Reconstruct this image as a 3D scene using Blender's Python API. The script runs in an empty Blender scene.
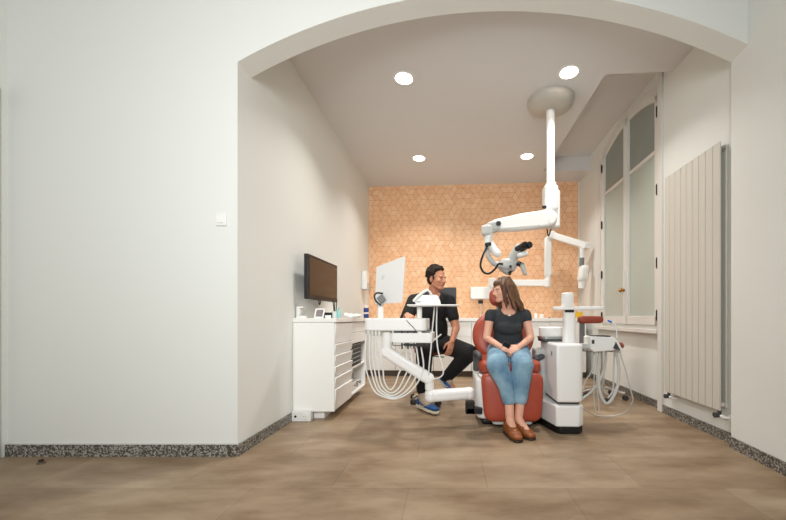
import bpy, bmesh, math, random
from mathutils import Vector, Matrix, Euler
random.seed(7)
sc = bpy.context.scene
COL = sc.collection
V = Vector

# ------------------------------------------------------------------ camera, light, exposure
FPX, CX, CY, H = 349.0, 450.0, 318.0, 1.0
cam_d = bpy.data.cameras.new('camera'); cam = bpy.data.objects.new('camera', cam_d); COL.objects.link(cam)
cam.location = (0, 0, H); cam.rotation_euler = (math.pi/2, 0, 0)
cam_d.sensor_width = 36; cam_d.lens = FPX/786*36
cam_d.shift_x = (393-CX)/786; cam_d.shift_y = (CY-260)/786
cam_d.clip_start = 0.02
sc.camera = cam
sc.view_settings.view_transform = 'Standard'
sc.view_settings.look = 'None'
sc.view_settings.gamma = 1
sc.view_settings.use_curve_mapping = False
sc.view_settings.exposure = 0.9

world = bpy.data.worlds.new('world'); sc.world = world; world.use_nodes = True
world.node_tree.nodes['Background'].inputs[0].default_value = (0.90, 0.96, 1.0, 1)
world.node_tree.nodes['Background'].inputs[1].default_value = 0.25

def area(name, loc, target, size, power, color, sy=None):
    d = bpy.data.lights.new(name, 'AREA'); d.energy = power; d.color = color
    d.shape = 'RECTANGLE'; d.size = size; d.size_y = sy or size
    o = bpy.data.objects.new(name, d); COL.objects.link(o); o.location = loc
    o.rotation_euler = (V(target)-V(loc)).to_track_quat('-Z', 'Y').to_euler()
    return o
# added area lamp behind the camera for the frontal light; no window is modelled
area('daylight_fill', (-0.3, -0.9, 2.2), (-0.8, 2.5, 1.85), 0.9, 38, (0.985, 1.0, 0.985), 1.4).data.spread = math.radians(135)

# ------------------------------------------------------------------ helpers
def P(px, py, d):
    return V(((px-CX)/FPX*d, d, H+(CY-py)/FPX*d))

def lin(h):
    h = h.lstrip('#')
    out = []
    for i in (0, 2, 4):
        c = int(h[i:i+2], 16)/255
        out.append(c/12.92 if c <= 0.04045 else ((c+0.055)/1.055)**2.4)
    return (*out, 1)

def mat(name, hexc, rough=0.5, metal=0.0, var=0.0, vscale=8, bump=0.0, bscale=120, spec=0.5, coat=0.0, sub=0.0, emis=0.0):
    m = bpy.data.materials.new(name); m.use_nodes = True
    nt = m.node_tree; b = nt.nodes['Principled BSDF']
    c = lin(hexc)
    b.inputs['Base Color'].default_value = c
    b.inputs['Roughness'].default_value = rough
    b.inputs['Metallic'].default_value = metal
    b.inputs['Specular IOR Level'].default_value = spec
    b.inputs['Coat Weight'].default_value = coat
    if sub:
        b.inputs['Subsurface Weight'].default_value = sub
        b.inputs['Subsurface Radius'].default_value = (0.01, 0.004, 0.002)
    if emis:
        b.inputs['Emission Color'].default_value = c
        b.inputs['Emission Strength'].default_value = emis
    tc = nt.nodes.new('ShaderNodeTexCoord')
    if var:
        n = nt.nodes.new('ShaderNodeTexNoise'); n.inputs['Scale'].default_value = vscale; n.inputs['Detail'].default_value = 5
        nt.links.new(tc.outputs['Object'], n.inputs['Vector'])
        r = nt.nodes.new('ShaderNodeValToRGB')
        r.color_ramp.elements[0].position = 0.3; r.color_ramp.elements[1].position = 0.7
        r.color_ramp.elements[0].color = (*[x*(1-var) for x in c[:3]], 1)
        r.color_ramp.elements[1].color = (*[min(1, x*(1+var)) for x in c[:3]], 1)
        nt.links.new(n.outputs['Fac'], r.inputs[0]); nt.links.new(r.outputs[0], b.inputs['Base Color'])
    if bump:
        n2 = nt.nodes.new('ShaderNodeTexNoise'); n2.inputs['Scale'].default_value = bscale
        nt.links.new(tc.outputs['Object'], n2.inputs['Vector'])
        bp = nt.nodes.new('ShaderNodeBump'); bp.inputs['Strength'].default_value = bump; bp.inputs['Distance'].default_value = 0.002
        nt.links.new(n2.outputs['Fac'], bp.inputs['Height']); nt.links.new(bp.outputs[0], b.inputs['Normal'])
    return m

WPOS = {}
class MB:
    def __init__(s): s.bm = bmesh.new(); s.midx = 0
    def _faces(s, vs, faces):
        bv = [s.bm.verts.new(v) for v in vs]
        out = []
        for f in faces:
            try:
                bf = s.bm.faces.new([bv[i] for i in f]); bf.material_index = s.midx; out.append(bf)
            except ValueError: pass
        return bv, out
    def box(s, x0, x1, y0, y1, z0, z1):
        vs = [(x, y, z) for x in (x0, x1) for y in (y0, y1) for z in (z0, z1)]
        s._faces(vs, [(0,1,3,2), (4,6,7,5), (0,4,5,1), (2,3,7,6), (0,2,6,4), (1,5,7,3)]); return s
    def obox(s, c, ax, ay, az):
        c, ax, ay, az = V(c), V(ax), V(ay), V(az)
        vs = [c+ax*i+ay*j+az*k for i in (-1, 1) for j in (-1, 1) for k in (-1, 1)]
        s._faces(vs, [(0,1,3,2), (4,6,7,5), (0,4,5,1), (2,3,7,6), (0,2,6,4), (1,5,7,3)]); return s
    def bar(s, p1, p2, w, h, up=(0, 0, 1)):
        p1, p2 = V(p1), V(p2); d = (p2-p1); a = d.normalized()
        side = a.cross(V(up))
        if side.length < 1e-4: side = a.cross(V((1, 0, 0)))
        side.normalize(); u = side.cross(a)
        return s.obox((p1+p2)/2, d/2, side*w/2, u*h/2)
    def prism(s, poly, z0, z1):
        n = len(poly)
        vs = [(x, y, z0) for x, y in poly]+[(x, y, z1) for x, y in poly]
        s._faces(vs, [tuple(range(n))[::-1], tuple(range(n, 2*n))]+[(i, (i+1) % n, n+(i+1) % n, n+i) for i in range(n)]); return s
    def rrect(s, x0, x1, y0, y1, z0, z1, r, seg=6):
        pl = []
        for cx, cy, a0 in ((x1-r, y1-r, 0), (x0+r, y1-r, 90), (x0+r, y0+r, 180), (x1-r, y0+r, 270)):
            for k in range(seg+1):
                a = math.radians(a0+90*k/seg); pl.append((cx+r*math.cos(a), cy+r*math.sin(a)))
        return s.prism(pl, z0, z1)
    def strip(s, us, lo, hi, a0, a1):
        n = len(us); vs = []
        for u in us:
            l = lo(u) if callable(lo) else lo; h = hi(u) if callable(hi) else hi
            vs += [(u, a0, l), (u, a1, l), (u, a1, h), (u, a0, h)]
        fs = [(3, 2, 1, 0), (4*n-4, 4*n-3, 4*n-2, 4*n-1)]
        for i in range(n-1):
            for k in range(4):
                a, b = 4*i+k, 4*i+(k+1) % 4
                fs.append((a, b, b+4, a+4))
        s._faces(vs, fs); return s
    def cyl(s, p1, p2, r1, r2=None, seg=20):
        r2 = r1 if r2 is None else r2
        p1, p2 = V(p1), V(p2); a = (p2-p1).normalized()
        t = a.orthogonal().normalized(); b = a.cross(t)
        vs = []
        for p, r in ((p1, r1), (p2, r2)):
            for k in range(seg):
                an = 2*math.pi*k/seg; vs.append(p+t*r*math.cos(an)+b*r*math.sin(an))
        s._faces(vs, [tuple(range(seg))[::-1], tuple(range(seg, 2*seg))]+[(k, (k+1) % seg, seg+(k+1) % seg, seg+k) for k in range(seg)]); return s
    def lathe(s, prof, loc, axis=(0, 0, 1), seg=28):
        a = V(axis).normalized(); t = a.orthogonal().normalized(); b = a.cross(t); loc = V(loc)
        vs = []; m = len(prof)
        for k in range(seg):
            an = 2*math.pi*k/seg
            for r, z in prof: vs.append(loc+(t*math.cos(an)+b*math.sin(an))*max(r, 1e-5)+a*z)
        fs = []
        for k in range(seg):
            k2 = (k+1) % seg
            for i in range(m-1): fs.append((k*m+i, k2*m+i, k2*m+i+1, k*m+i+1))
        fs.append(tuple(k*m for k in range(seg))[::-1]); fs.append(tuple(k*m+m-1 for k in range(seg)))
        s._faces(vs, fs); return s
    def sup(s, c, ax, ay, az, e1=1.0, e2=1.0, nu=32, nv=16):
        c, ax, ay, az = V(c), V(ax), V(ay), V(az)
        f = lambda w, e: math.copysign(abs(w)**e, w)
        vs = [c-az]
        for i in range(1, nv):
            ph = -math.pi/2+math.pi*i/nv
            for k in range(nu):
                th = 2*math.pi*k/nu
                vs.append(c+ax*f(math.cos(ph), e1)*f(math.cos(th), e2)+ay*f(math.cos(ph), e1)*f(math.sin(th), e2)+az*f(math.sin(ph), e1))
        vs.append(c+az); fs = []
        for k in range(nu):
            fs.append((0, 1+(k+1) % nu, 1+k)); l = len(vs)-1; b = 1+(nv-2)*nu
            fs.append((l, b+k, b+(k+1) % nu))
        for i in range(nv-2):
            for k in range(nu):
                a = 1+i*nu
                fs.append((a+k, a+(k+1) % nu, a+nu+(k+1) % nu, a+nu+k))
        s._faces(vs, fs); return s
    def ell(s, c, rx, ry=None, rz=None, F=None, nu=20, nv=12):
        ry = rx if ry is None else ry; rz = rx if rz is None else rz
        X, Y, Z = F if F else (V((1, 0, 0)), V((0, 1, 0)), V((0, 0, 1)))
        return s.sup(c, X*rx, Y*ry, Z*rz, 1, 1, nu, nv)
    def cap(s, p1, p2, r1, r2=None, seg=16):
        r2 = r1 if r2 is None else r2
        p1, p2 = V(p1), V(p2)
        s.ell(p1, r1, nu=seg, nv=8); s.ell(p2, r2, nu=seg, nv=8)
        if (p2-p1).length > 1e-4: s.cyl(p1, p2, r1, r2, seg)
        return s
    def chain(s, pts, rs):
        for i in range(len(pts)-1): s.cap(pts[i], pts[i+1], rs[i], rs[i+1])
        return s
    def tube(s, pts, r, seg=8, smooth=6):
        pts = [V(p) for p in pts]
        if smooth and len(pts) > 2:
            q = []; e = [pts[0]*2-pts[1]]+pts+[pts[-1]*2-pts[-2]]
            for i in range(1, len(e)-2):
                for k in range(smooth):
                    t = k/smooth; a, b, c, d = e[i-1], e[i], e[i+1], e[i+2]
                    q.append(0.5*((2*b)+(c-a)*t+(2*a-5*b+4*c-d)*t*t+(3*b-a-3*c+d)*t**3))
            q.append(pts[-1]); pts = q
        n = len(pts); vs = []; nrm = None
        for i, p in enumerate(pts):
            a = (pts[min(i+1, n-1)]-pts[max(i-1, 0)]).normalized()
            nrm = a.orthogonal().normalized() if nrm is None else (nrm-a*nrm.dot(a)).normalized()
            b = a.cross(nrm); rr = r[min(i*len(r)//n, len(r)-1)] if isinstance(r, (list, tuple)) else r
            for k in range(seg):
                an = 2*math.pi*k/seg; vs.append(p+nrm*rr*math.cos(an)+b*rr*math.sin(an))
        fs = [tuple(range(seg))[::-1], tuple(range((n-1)*seg, n*seg))]
        for i in range(n-1):
            for k in range(seg): fs.append((i*seg+k, i*seg+(k+1) % seg, (i+1)*seg+(k+1) % seg, (i+1)*seg+k))
        s._faces(vs, fs); return s
    def map(s, fn):
        for v in s.bm.verts: v.co = V(fn(v.co))
        return s
    def rotz(s, ang, c):
        M = Matrix.Translation(V(c)) @ Matrix.Rotation(ang, 4, 'Z') @ Matrix.Translation(-V(c))
        bmesh.ops.transform(s.bm, matrix=M, verts=s.bm.verts); return s
    def build(s, name, m, parent=None, bevel=0, sharp=40, fuse=0, smooth_it=6, cut=None):
        bmesh.ops.recalc_face_normals(s.bm, faces=s.bm.faces)
        me = bpy.data.meshes.new(name)
        s.bm.to_mesh(me); s.bm.free()
        mats = m if isinstance(m, (list, tuple)) else [m]
        for x in mats: me.materials.append(x)
        o = bpy.data.objects.new(name, me); COL.objects.link(o)
        if fuse:
            md = o.modifiers.new('r', 'REMESH'); md.mode = 'VOXEL'; md.voxel_size = fuse; md.use_smooth_shade = True
            if smooth_it:
                sm = o.modifiers.new('s', 'SMOOTH'); sm.iterations = smooth_it; sm.factor = 0.5
            dg = bpy.context.evaluated_depsgraph_get()
            me2 = bpy.data.meshes.new_from_object(o.evaluated_get(dg)); o.modifiers.clear()
            o.data = me2; bpy.data.meshes.remove(me); me = me2; me.name = name
            if cut:
                bb = bmesh.new(); bb.from_mesh(me2)
                bmesh.ops.delete(bb, geom=[v for v in bb.verts if cut(v.co)], context='VERTS')
                bb.to_mesh(me2); bb.free()
            me.materials.clear()
            for x in mats: me.materials.append(x)
        xs = [v.co for v in me.vertices]
        c = V([(min(p[i] for p in xs)+max(p[i] for p in xs))/2 for i in range(3)])
        if parent is None: c.z = min(p.z for p in xs)
        me.transform(Matrix.Translation(-c))
        o.location = c; WPOS[o] = c.copy()
        if parent is not None:
            o.parent = parent; o.location = c-WPOS[parent]
        me.polygons.foreach_set('use_smooth', [True]*len(me.polygons))
        if not fuse: me.set_sharp_from_angle(angle=math.radians(sharp))
        if bevel:
            b = o.modifiers.new('bevel', 'BEVEL'); b.width = bevel; b.segments = 3; b.limit_method = 'ANGLE'; b.angle_limit = math.radians(40)
            b.harden_normals = False
        return o

def tag(o, label, cat, group=None):
    o['label'] = label; o['category'] = cat
    if group: o['group'] = group
    return o
def thing(name, label, cat, loc, group=None):
    o = bpy.data.objects.new(name, None); COL.objects.link(o); o.location = V(loc); o.empty_display_size = 0.1
    WPOS[o] = V(loc); return tag(o, label, cat, group)
def struct(o): o['kind'] = 'structure'; return o
def sempty(name, loc):
    o = bpy.data.objects.new(name, None); COL.objects.link(o); o.location = V(loc); WPOS[o] = V(loc); o['kind'] = 'structure'; return o
def copy_tree(o, loc):
    r = o.copy(); COL.objects.link(r); r.location = loc; WPOS[r] = V(loc)
    def kids(src, dst):
        for ch in [c for c in COL.objects if c.parent == src]:
            c = ch.copy(); COL.objects.link(c); c.parent = dst; kids(ch, c)
    kids(o, r); return r

# ------------------------------------------------------------------ materials
M = {}
M['wall'] = mat('wall_paint', '#e3e4df', 0.75, bump=0.05, bscale=300, spec=0.3)
M['ceil'] = mat('ceiling_paint', '#d9d8d7', 0.85, spec=0.2)
M['trim'] = mat('white_gloss_paint', '#dad8d2', 0.4)
M['white'] = mat('white_lacquer', '#f2f1ef', 0.35)
M['cab'] = mat('white_cabinet_laminate', '#f6f5f2', 0.4)
M['wtop'] = mat('white_worktop', '#f3f2ee', 0.3)
M['plast'] = mat('white_plastic', '#ecece9', 0.35)
M['hose'] = mat('white_silicone_hose', '#e9e9e6', 0.45)
M['ghose'] = mat('grey_hose', '#c6c6c2', 0.5)
M['lgrey'] = mat('light_grey_plastic', '#bdbebb', 0.45)
M['grey'] = mat('mid_grey_plastic', '#77797a', 0.5)
M['armg'] = mat('slate_grey_plastic', '#4d5052', 0.45)
M['dgrey'] = mat('dark_grey_plastic', '#3c3e40', 0.5)
M['black'] = mat('black_plastic', '#0b0b0c', 0.45)
M['plinth'] = mat('dark_plinth', '#5d5348', 0.6)
M['chrome'] = mat('chrome', '#d8d8d8', 0.15, 1.0)
M['brass'] = mat('brass', '#a87a35', 0.3, 1.0)
M['leather'] = mat('terracotta_leather', '#a6452f', 0.42, var=0.06, vscale=14, bump=0.12, bscale=250)
M['stoolred'] = mat('dark_terracotta_leather', '#94422f', 0.45, bump=0.1, bscale=250)
M['screen'] = mat('black_glass_screen', '#040405', 0.1, spec=0.45)
M['rad'] = mat('cream_radiator_enamel', '#cdc9bf', 0.4)
M['frost'] = mat('frosted_glass', '#b4bdb5', 0.3, var=0.02, vscale=2)
M['dglass'] = mat('grey_green_glass', '#8a918a', 0.25, var=0.04, vscale=2)
M['skin_m'] = mat('tanned_skin', '#c58768', 0.5, var=0.07, vscale=18, sub=0.08)
M['skin_w'] = mat('fair_skin', '#e2ab92', 0.5, var=0.05, vscale=18, sub=0.08)
M['lip'] = mat('lips', '#b0605a', 0.45)
M['eye'] = mat('eye_white', '#9c8f86', 0.35)
M['iris'] = mat('dark_iris', '#2a1c14', 0.2)
M['hair_m'] = mat('dark_curly_hair', '#2a201a', 0.8, spec=.2, var=0.5, vscale=60, bump=0.5, bscale=160)
M['temple'] = mat('greying_hair', '#3d342e', 0.85, var=0.3, vscale=80)
M['scrub'] = mat('black_scrub_cotton', '#131315', 0.85, var=0.25, vscale=20, bump=0.2, bscale=60)
M['trouser'] = mat('black_trouser_cotton', '#0e0e10', 0.85, var=0.2, vscale=18, bump=0.2, bscale=60)
M['tee'] = mat('charcoal_ribbed_jersey', '#2e3236', 0.85, var=0.15, vscale=40, bump=0.3, bscale=90)
M['sockw'] = mat('beige_suede', '#b4a390', 0.8)
M['shoeblue'] = mat('blue_suede', '#1f4f86', 0.75, var=0.12, vscale=40)
M['sole'] = mat('cream_rubber_sole', '#d9cfbd', 0.6)
M['brown'] = mat('tan_leather', '#8a4c22', 0.45, var=0.18, vscale=30)
M['dsole'] = mat('dark_brown_sole', '#33200f', 0.6)
M['gold'] = mat('gold_metal', '#d6b168', 0.25, 1.0)
M['pearl'] = mat('pearl', '#f2ead8', 0.25)
M['teal'] = mat('teal_plastic', '#8fc7c4', 0.35)
M['blue'] = mat('deep_blue_plastic', '#1f3c86', 0.35)
M['tip'] = mat('bright_blue_plastic', '#2d6fd0', 0.35)
M['yellow'] = mat('yellow_card', '#e0b62c', 0.6)
M['paper'] = mat('white_tissue_paper', '#f3f1ee', 0.9, bump=0.4, bscale=40)
M['translucent'] = mat('clear_plastic', '#dfe5e2', 0.2)
M['steel'] = mat('brushed_steel', '#a9aaa8', 0.35, 0.9)

def hairmat(name, dark, light):
    m = bpy.data.materials.new(name); m.use_nodes = True; nt = m.node_tree; b = nt.nodes['Principled BSDF']
    tc = nt.nodes.new('ShaderNodeTexCoord'); mp = nt.nodes.new('ShaderNodeMapping'); mp.inputs['Scale'].default_value = (90, 90, 9)
    n = nt.nodes.new('ShaderNodeTexNoise'); n.inputs['Scale'].default_value = 1; n.inputs['Detail'].default_value = 4
    r = nt.nodes.new('ShaderNodeValToRGB'); r.color_ramp.elements[0].color = lin(dark); r.color_ramp.elements[1].color = lin(light)
    r.color_ramp.elements[0].position = .3; r.color_ramp.elements[1].position = .72
    nt.links.new(tc.outputs['Object'], mp.inputs[0]); nt.links.new(mp.outputs[0], n.inputs['Vector']); nt.links.new(n.outputs['Fac'], r.inputs[0])
    nt.links.new(r.outputs[0], b.inputs['Base Color']); b.inputs['Roughness'].default_value = 0.45
    bp = nt.nodes.new('ShaderNodeBump'); bp.inputs['Strength'].default_value = .5; bp.inputs['Distance'].default_value = .004
    nt.links.new(n.outputs['Fac'], bp.inputs['Height']); nt.links.new(bp.outputs[0], b.inputs['Normal'])
    return m
M['hair_w'] = hairmat('brown_hair', '#342013', '#7b5334')

def denim():
    m = bpy.data.materials.new('light_blue_denim'); m.use_nodes = True; nt = m.node_tree; b = nt.nodes['Principled BSDF']
    tc = nt.nodes.new('ShaderNodeTexCoord')
    n = nt.nodes.new('ShaderNodeTexNoise'); n.inputs['Scale'].default_value = 7; n.inputs['Detail'].default_value = 6
    r = nt.nodes.new('ShaderNodeValToRGB'); r.color_ramp.elements[0].color = lin('#5d86a4'); r.color_ramp.elements[1].color = lin('#9dbfd2')
    r.color_ramp.elements[0].position = .3; r.color_ramp.elements[1].position = .7
    w = nt.nodes.new('ShaderNodeTexNoise'); w.inputs['Scale'].default_value = 260
    mx = nt.nodes.new('ShaderNodeMix'); mx.data_type = 'RGBA'; mx.blend_type = 'MULTIPLY'; mx.inputs[0].default_value = .35
    nt.links.new(tc.outputs['Object'], n.inputs['Vector']); nt.links.new(tc.outputs['Object'], w.inputs['Vector'])
    nt.links.new(n.outputs['Fac'], r.inputs[0]); nt.links.new(r.outputs[0], mx.inputs[6]); nt.links.new(w.outputs['Fac'], mx.inputs[7])
    nt.links.new(mx.outputs[2], b.inputs['Base Color']); b.inputs['Roughness'].default_value = .85
    w2 = nt.nodes.new('ShaderNodeTexNoise'); w2.inputs['Scale'].default_value = 16; w2.inputs['Detail'].default_value = 3
    nt.links.new(tc.outputs['Object'], w2.inputs['Vector'])
    bp = nt.nodes.new('ShaderNodeBump'); bp.inputs['Strength'].default_value = .35; bp.inputs['Distance'].default_value = .012
    nt.links.new(w2.outputs['Fac'], bp.inputs['Height']); nt.links.new(bp.outputs[0], b.inputs['Normal'])
    return m
M['denim'] = denim()

def granite():
    m = bpy.data.materials.new('speckled_granite'); m.use_nodes = True; nt = m.node_tree; b = nt.nodes['Principled BSDF']
    tc = nt.nodes.new('ShaderNodeTexCoord')
    v = nt.nodes.new('ShaderNodeTexVoronoi'); v.inputs['Scale'].default_value = 110
    r = nt.nodes.new('ShaderNodeValToRGB'); r.color_ramp.interpolation = 'CONSTANT'
    e = r.color_ramp.elements; e[0].color = lin('#45423c'); e[1].color = lin('#6f6c66'); e[1].position = .33
    for p, c in ((.55, '#9b978f'), (.75, '#4b4843'), (.86, '#a9a49b')):
        x = e.new(p); x.color = lin(c)
    sp = nt.nodes.new('ShaderNodeSeparateColor')
    nt.links.new(tc.outputs['Object'], v.inputs['Vector']); nt.links.new(v.outputs['Color'], sp.inputs[0])
    nt.links.new(sp.outputs[0], r.inputs[0]); nt.links.new(r.outputs[0], b.inputs['Base Color'])
    b.inputs['Roughness'].default_value = .35
    return m
M['granite'] = granite()

def floor_mat():
    m = bpy.data.materials.new('beige_brown_vinyl_tile'); m.use_nodes = True; nt = m.node_tree; b = nt.nodes['Principled BSDF']
    tc = nt.nodes.new('ShaderNodeTexCoord'); mp = nt.nodes.new('ShaderNodeMapping'); mp.inputs['Location'].default_value = (.35, .14, 0)
    br = nt.nodes.new('ShaderNodeTexBrick'); br.inputs['Scale'].default_value = 1.0
    br.inputs['Brick Width'].default_value = .92; br.inputs['Row Height'].default_value = .46; br.inputs['Mortar Size'].default_value = .0022
    br.inputs['Mortar Smooth'].default_value = .6
    br.inputs['Color1'].default_value = lin('#a8937a'); br.inputs['Color2'].default_value = lin('#9d876d'); br.inputs['Mortar'].default_value = lin('#80705c')
    mp2 = nt.nodes.new('ShaderNodeMapping'); mp2.inputs['Scale'].default_value = (1.2, 3.2, 1)
    n = nt.nodes.new('ShaderNodeTexNoise'); n.inputs['Scale'].default_value = 1.4; n.inputs['Detail'].default_value = 6; n.inputs['Roughness'].default_value = .62
    r = nt.nodes.new('ShaderNodeValToRGB'); r.color_ramp.elements[0].color = lin('#b9a896'); r.color_ramp.elements[1].color = lin('#ffffff')
    r.color_ramp.elements[0].position = .36; r.color_ramp.elements[1].position = .64
    mx = nt.nodes.new('ShaderNodeMix'); mx.data_type = 'RGBA'; mx.blend_type = 'MULTIPLY'; mx.inputs[0].default_value = .8
    L = nt.links.new
    L(tc.outputs['Object'], mp.inputs[0]); L(mp.outputs[0], br.inputs['Vector'])
    L(tc.outputs['Object'], mp2.inputs[0]); L(mp2.outputs[0], n.inputs['Vector']); L(n.outputs['Fac'], r.inputs[0])
    L(br.outputs['Color'], mx.inputs[6]); L(r.outputs[0], mx.inputs[7]); L(mx.outputs[2], b.inputs['Base Color'])
    b.inputs['Roughness'].default_value = .42; b.inputs['Specular IOR Level'].default_value = .4
    return m
M['floor'] = floor_mat()
WALLP = [mat('peach_wallpaper_facet_'+n, c, .6) for n, c in (('a', '#f2c197'), ('b', '#f4c59c'), ('c', '#efbb90'), ('d', '#f6cba4'))]
M['wpline'] = mat('wallpaper_line', '#cc9463', .7)

# ------------------------------------------------------------------ setting
def WR(y): return 2.235+0.0231*(y-2.70)            # room face of the right wall
def WB(x): return 6.63-(x+1.54)*0.0661             # room face of the back wall
BANG = math.atan(-0.0661)
def PIER(y): return 2.175+(y-2.70)*0.085           # right wall of the front room
fl = MB().box(-3.5, 2.8, -1.6, 6.9, -.12, 0).build('floor', M['floor']); struct(fl)
# front wall with the segmental arch
ARX, ARR, ART = 0.43, 4.02, 3.374
arch = lambda x: ART-ARR+math.sqrt(max(ARR**2-(x-ARX)**2, 0))
mb = MB()
mb.box(-3.4, -1.54, 2.53, 2.70, 0, 4.0)
us = [-1.54+i*(2.30+1.54)/48 for i in range(49)]
mb.strip(us, arch, 4.0, 2.53, 2.70)
struct(mb.build('wall_front', M['wall'], sharp=25))
struct(MB().prism([(PIER(-1.6), -1.6), (2.8, -1.6), (2.8, 2.70), (PIER(2.70), 2.70)], 0, 4.0).build('wall_right_front', M['wall']))
struct(MB().box(-3.4, -3.21, -1.6, 2.53, 0, 4.0).build('wall_left_front', M['wall']))
struct(MB().box(-3.4, 2.8, -1.6, 2.53, 4.0, 4.1).build('ceiling_front', M['ceil']))
struct(MB().box(-1.72, -1.54, 2.70, 6.9, 0, 3.9).build('wall_left', M['wall']))
wb = struct(MB().prism([(-1.72, WB(-1.54)), (-1.54, WB(-1.54)), (2.6, WB(2.6)), (2.6, 6.9), (-1.72, 6.9)], 0, 3.9).build('wall_back', M['wall']))
# right wall with window opening
WU0, WU1, WSILL = 3.775, 5.30, .88
wcen = (WU0+WU1)/2
warch = lambda u: 3.645-1.72+math.sqrt(max(1.72**2-(u-wcen)**2, 0))
RE = 0.045
mb = MB()
mb.strip([2.70, 3.75], 0, 3.9, 0, .35)
mb.strip([3.75, 6.6], 0, WSILL, RE, .35)
mb.strip([3.75, WU0], WSILL, 3.9, RE, .35)
mb.strip([WU1, 6.6], WSILL, 3.9, RE, .35)
mb.strip([WU0+i*(WU1-WU0)/24 for i in range(25)], warch, 3.9, RE, .35)
onright = lambda v: (WR(v.x)+v.y, v.x, v.z)
struct(mb.map(onright).build('wall_right', M['wall'], sharp=25))
# ceiling with the raised pocket before the window
RX, RY0, RY1, CZ = 1.587, 3.566, 5.93, 3.49
mb = MB()
mb.box(-1.72, RX, 2.70, 6.9, CZ, 3.95)
mb.prism([(RX, 2.70), (2.7, 2.70), (2.7, RY0-.07), (RX, RY0)], CZ, 3.95)
mb.prism([(RX, RY1), (2.7, RY1-.06), (2.7, 6.9), (RX, 6.9)], CZ, 3.95)
mb.box(RX, 2.7, RY0-.1, RY1+.1, 3.735, 3.95)
struct(mb.build('ceiling', M['ceil'], sharp=25))
# baseboards
BH, BT = .085, .014
def base(name, pts, inner):
    pl = [V((*p, 0)) for p in pts]; n = V((*inner, 0)).normalized()*BT
    o = MB().prism([(p.x, p.y) for p in pl]+[((p+n).x, (p+n).y) for p in reversed(pl)], 0, BH).build(name, M['granite'])
    return struct(o)
base('baseboard_front', [(-3.21, 2.53), (-1.54+BT, 2.53)], (0, -1))
base('baseboard_left', [(-1.54, 2.53), (-1.54, 6.62)], (1, 0))
base('baseboard_right', [(WR(2.70), 2.705), (WR(3.70), 3.70)], (-1, 0))
base('baseboard_right_window', [(WR(3.775)+RE, 3.775), (WR(5.8)+RE, 5.8)], (-1, 0))
base('baseboard_right_front', [(PIER(-1.5), -1.5), (PIER(2.70), 2.70)], (-1, 0))
# white caulk line above the front skirting
struct(MB().box(-3.21, -1.54+.008, 2.524, 2.53, BH, BH+.010).build('trim_caulk', M['trim']))
# wallpaper: rhombus tiling standing 1.5 mm proud of a darker ground
mb = MB()
WX0, WX1, WZ0, WZ1 = -1.54, 2.34, .9, CZ
wpn = V((-.0661, -1, 0)).normalized()
def onb(x, z, off): return V((x, WB(x), z))+wpn*off
mb.midx = 4
mb._faces([onb(WX0, WZ0, .001), onb(WX1, WZ0, .001), onb(WX1, WZ1, .001), onb(WX0, WZ1, .001)], [(0, 1, 2, 3)])
s_ = .112; g_ = .0028; rr = random.Random(3)
for i in range(-1, 26):
    for j in range(-1, 16):
        cx = WX0+1.5*s_*i; cz = WZ0+math.sqrt(3)*s_*(j+(i % 2)*.5)
        o0 = rr.choice((0, 1))
        for k in range(3):
            a = [math.radians(60*(2*k+o0+t)) for t in (0, 1, 2)]
            q = [(cx, cz)]+[(cx+s_*math.cos(t), cz+s_*math.sin(t)) for t in a]
            mx_ = sum(p[0] for p in q)/4; mz_ = sum(p[1] for p in q)/4
            q = [(mx_+(p[0]-mx_)*(1-2.2*g_/s_), mz_+(p[1]-mz_)*(1-2.2*g_/s_)) for p in q]
            q = [(min(max(p[0], WX0), WX1), min(max(p[1], WZ0), WZ1)) for p in q]
            ar = abs(sum(q[t][0]*q[(t+1) % 4][1]-q[(t+1) % 4][0]*q[t][1] for t in range(4)))/2
            if ar < 2e-4: continue
            mb.midx = rr.choice((0, 0, 1, 1, 2, 3))
            mb._faces([onb(p[0], p[1], .0026) for p in q], [(0, 1, 2, 3)])
wp = mb.build('wallpaper', WALLP+[M['wpline']], wb); wp['label'] = 'peach wallpaper of interlocking rhombus blocks'
# pilaster and casing beside the window
struct(MB().strip([3.69, 3.772], 0, 3.73, -.022, .06).map(onright).build('trim_1', M['trim'], bevel=.006))
struct(MB().strip([5.40, 5.50], WSILL, 3.40, .025, .06).map(onright).build('trim_2', M['trim'], bevel=.005))
struct(MB().strip([3.79, 5.52], .825, .878, -.03, .10).map(onright).build('trim_3', M['trim'], bevel=.008))

struct(MB().strip([WU0+i*(WU1-WU0)/24 for i in range(25)], warch, lambda u: warch(u)+.055, RE-.02, RE+.01).map(onright).build('trim_4', M['trim'], sharp=30))
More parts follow.
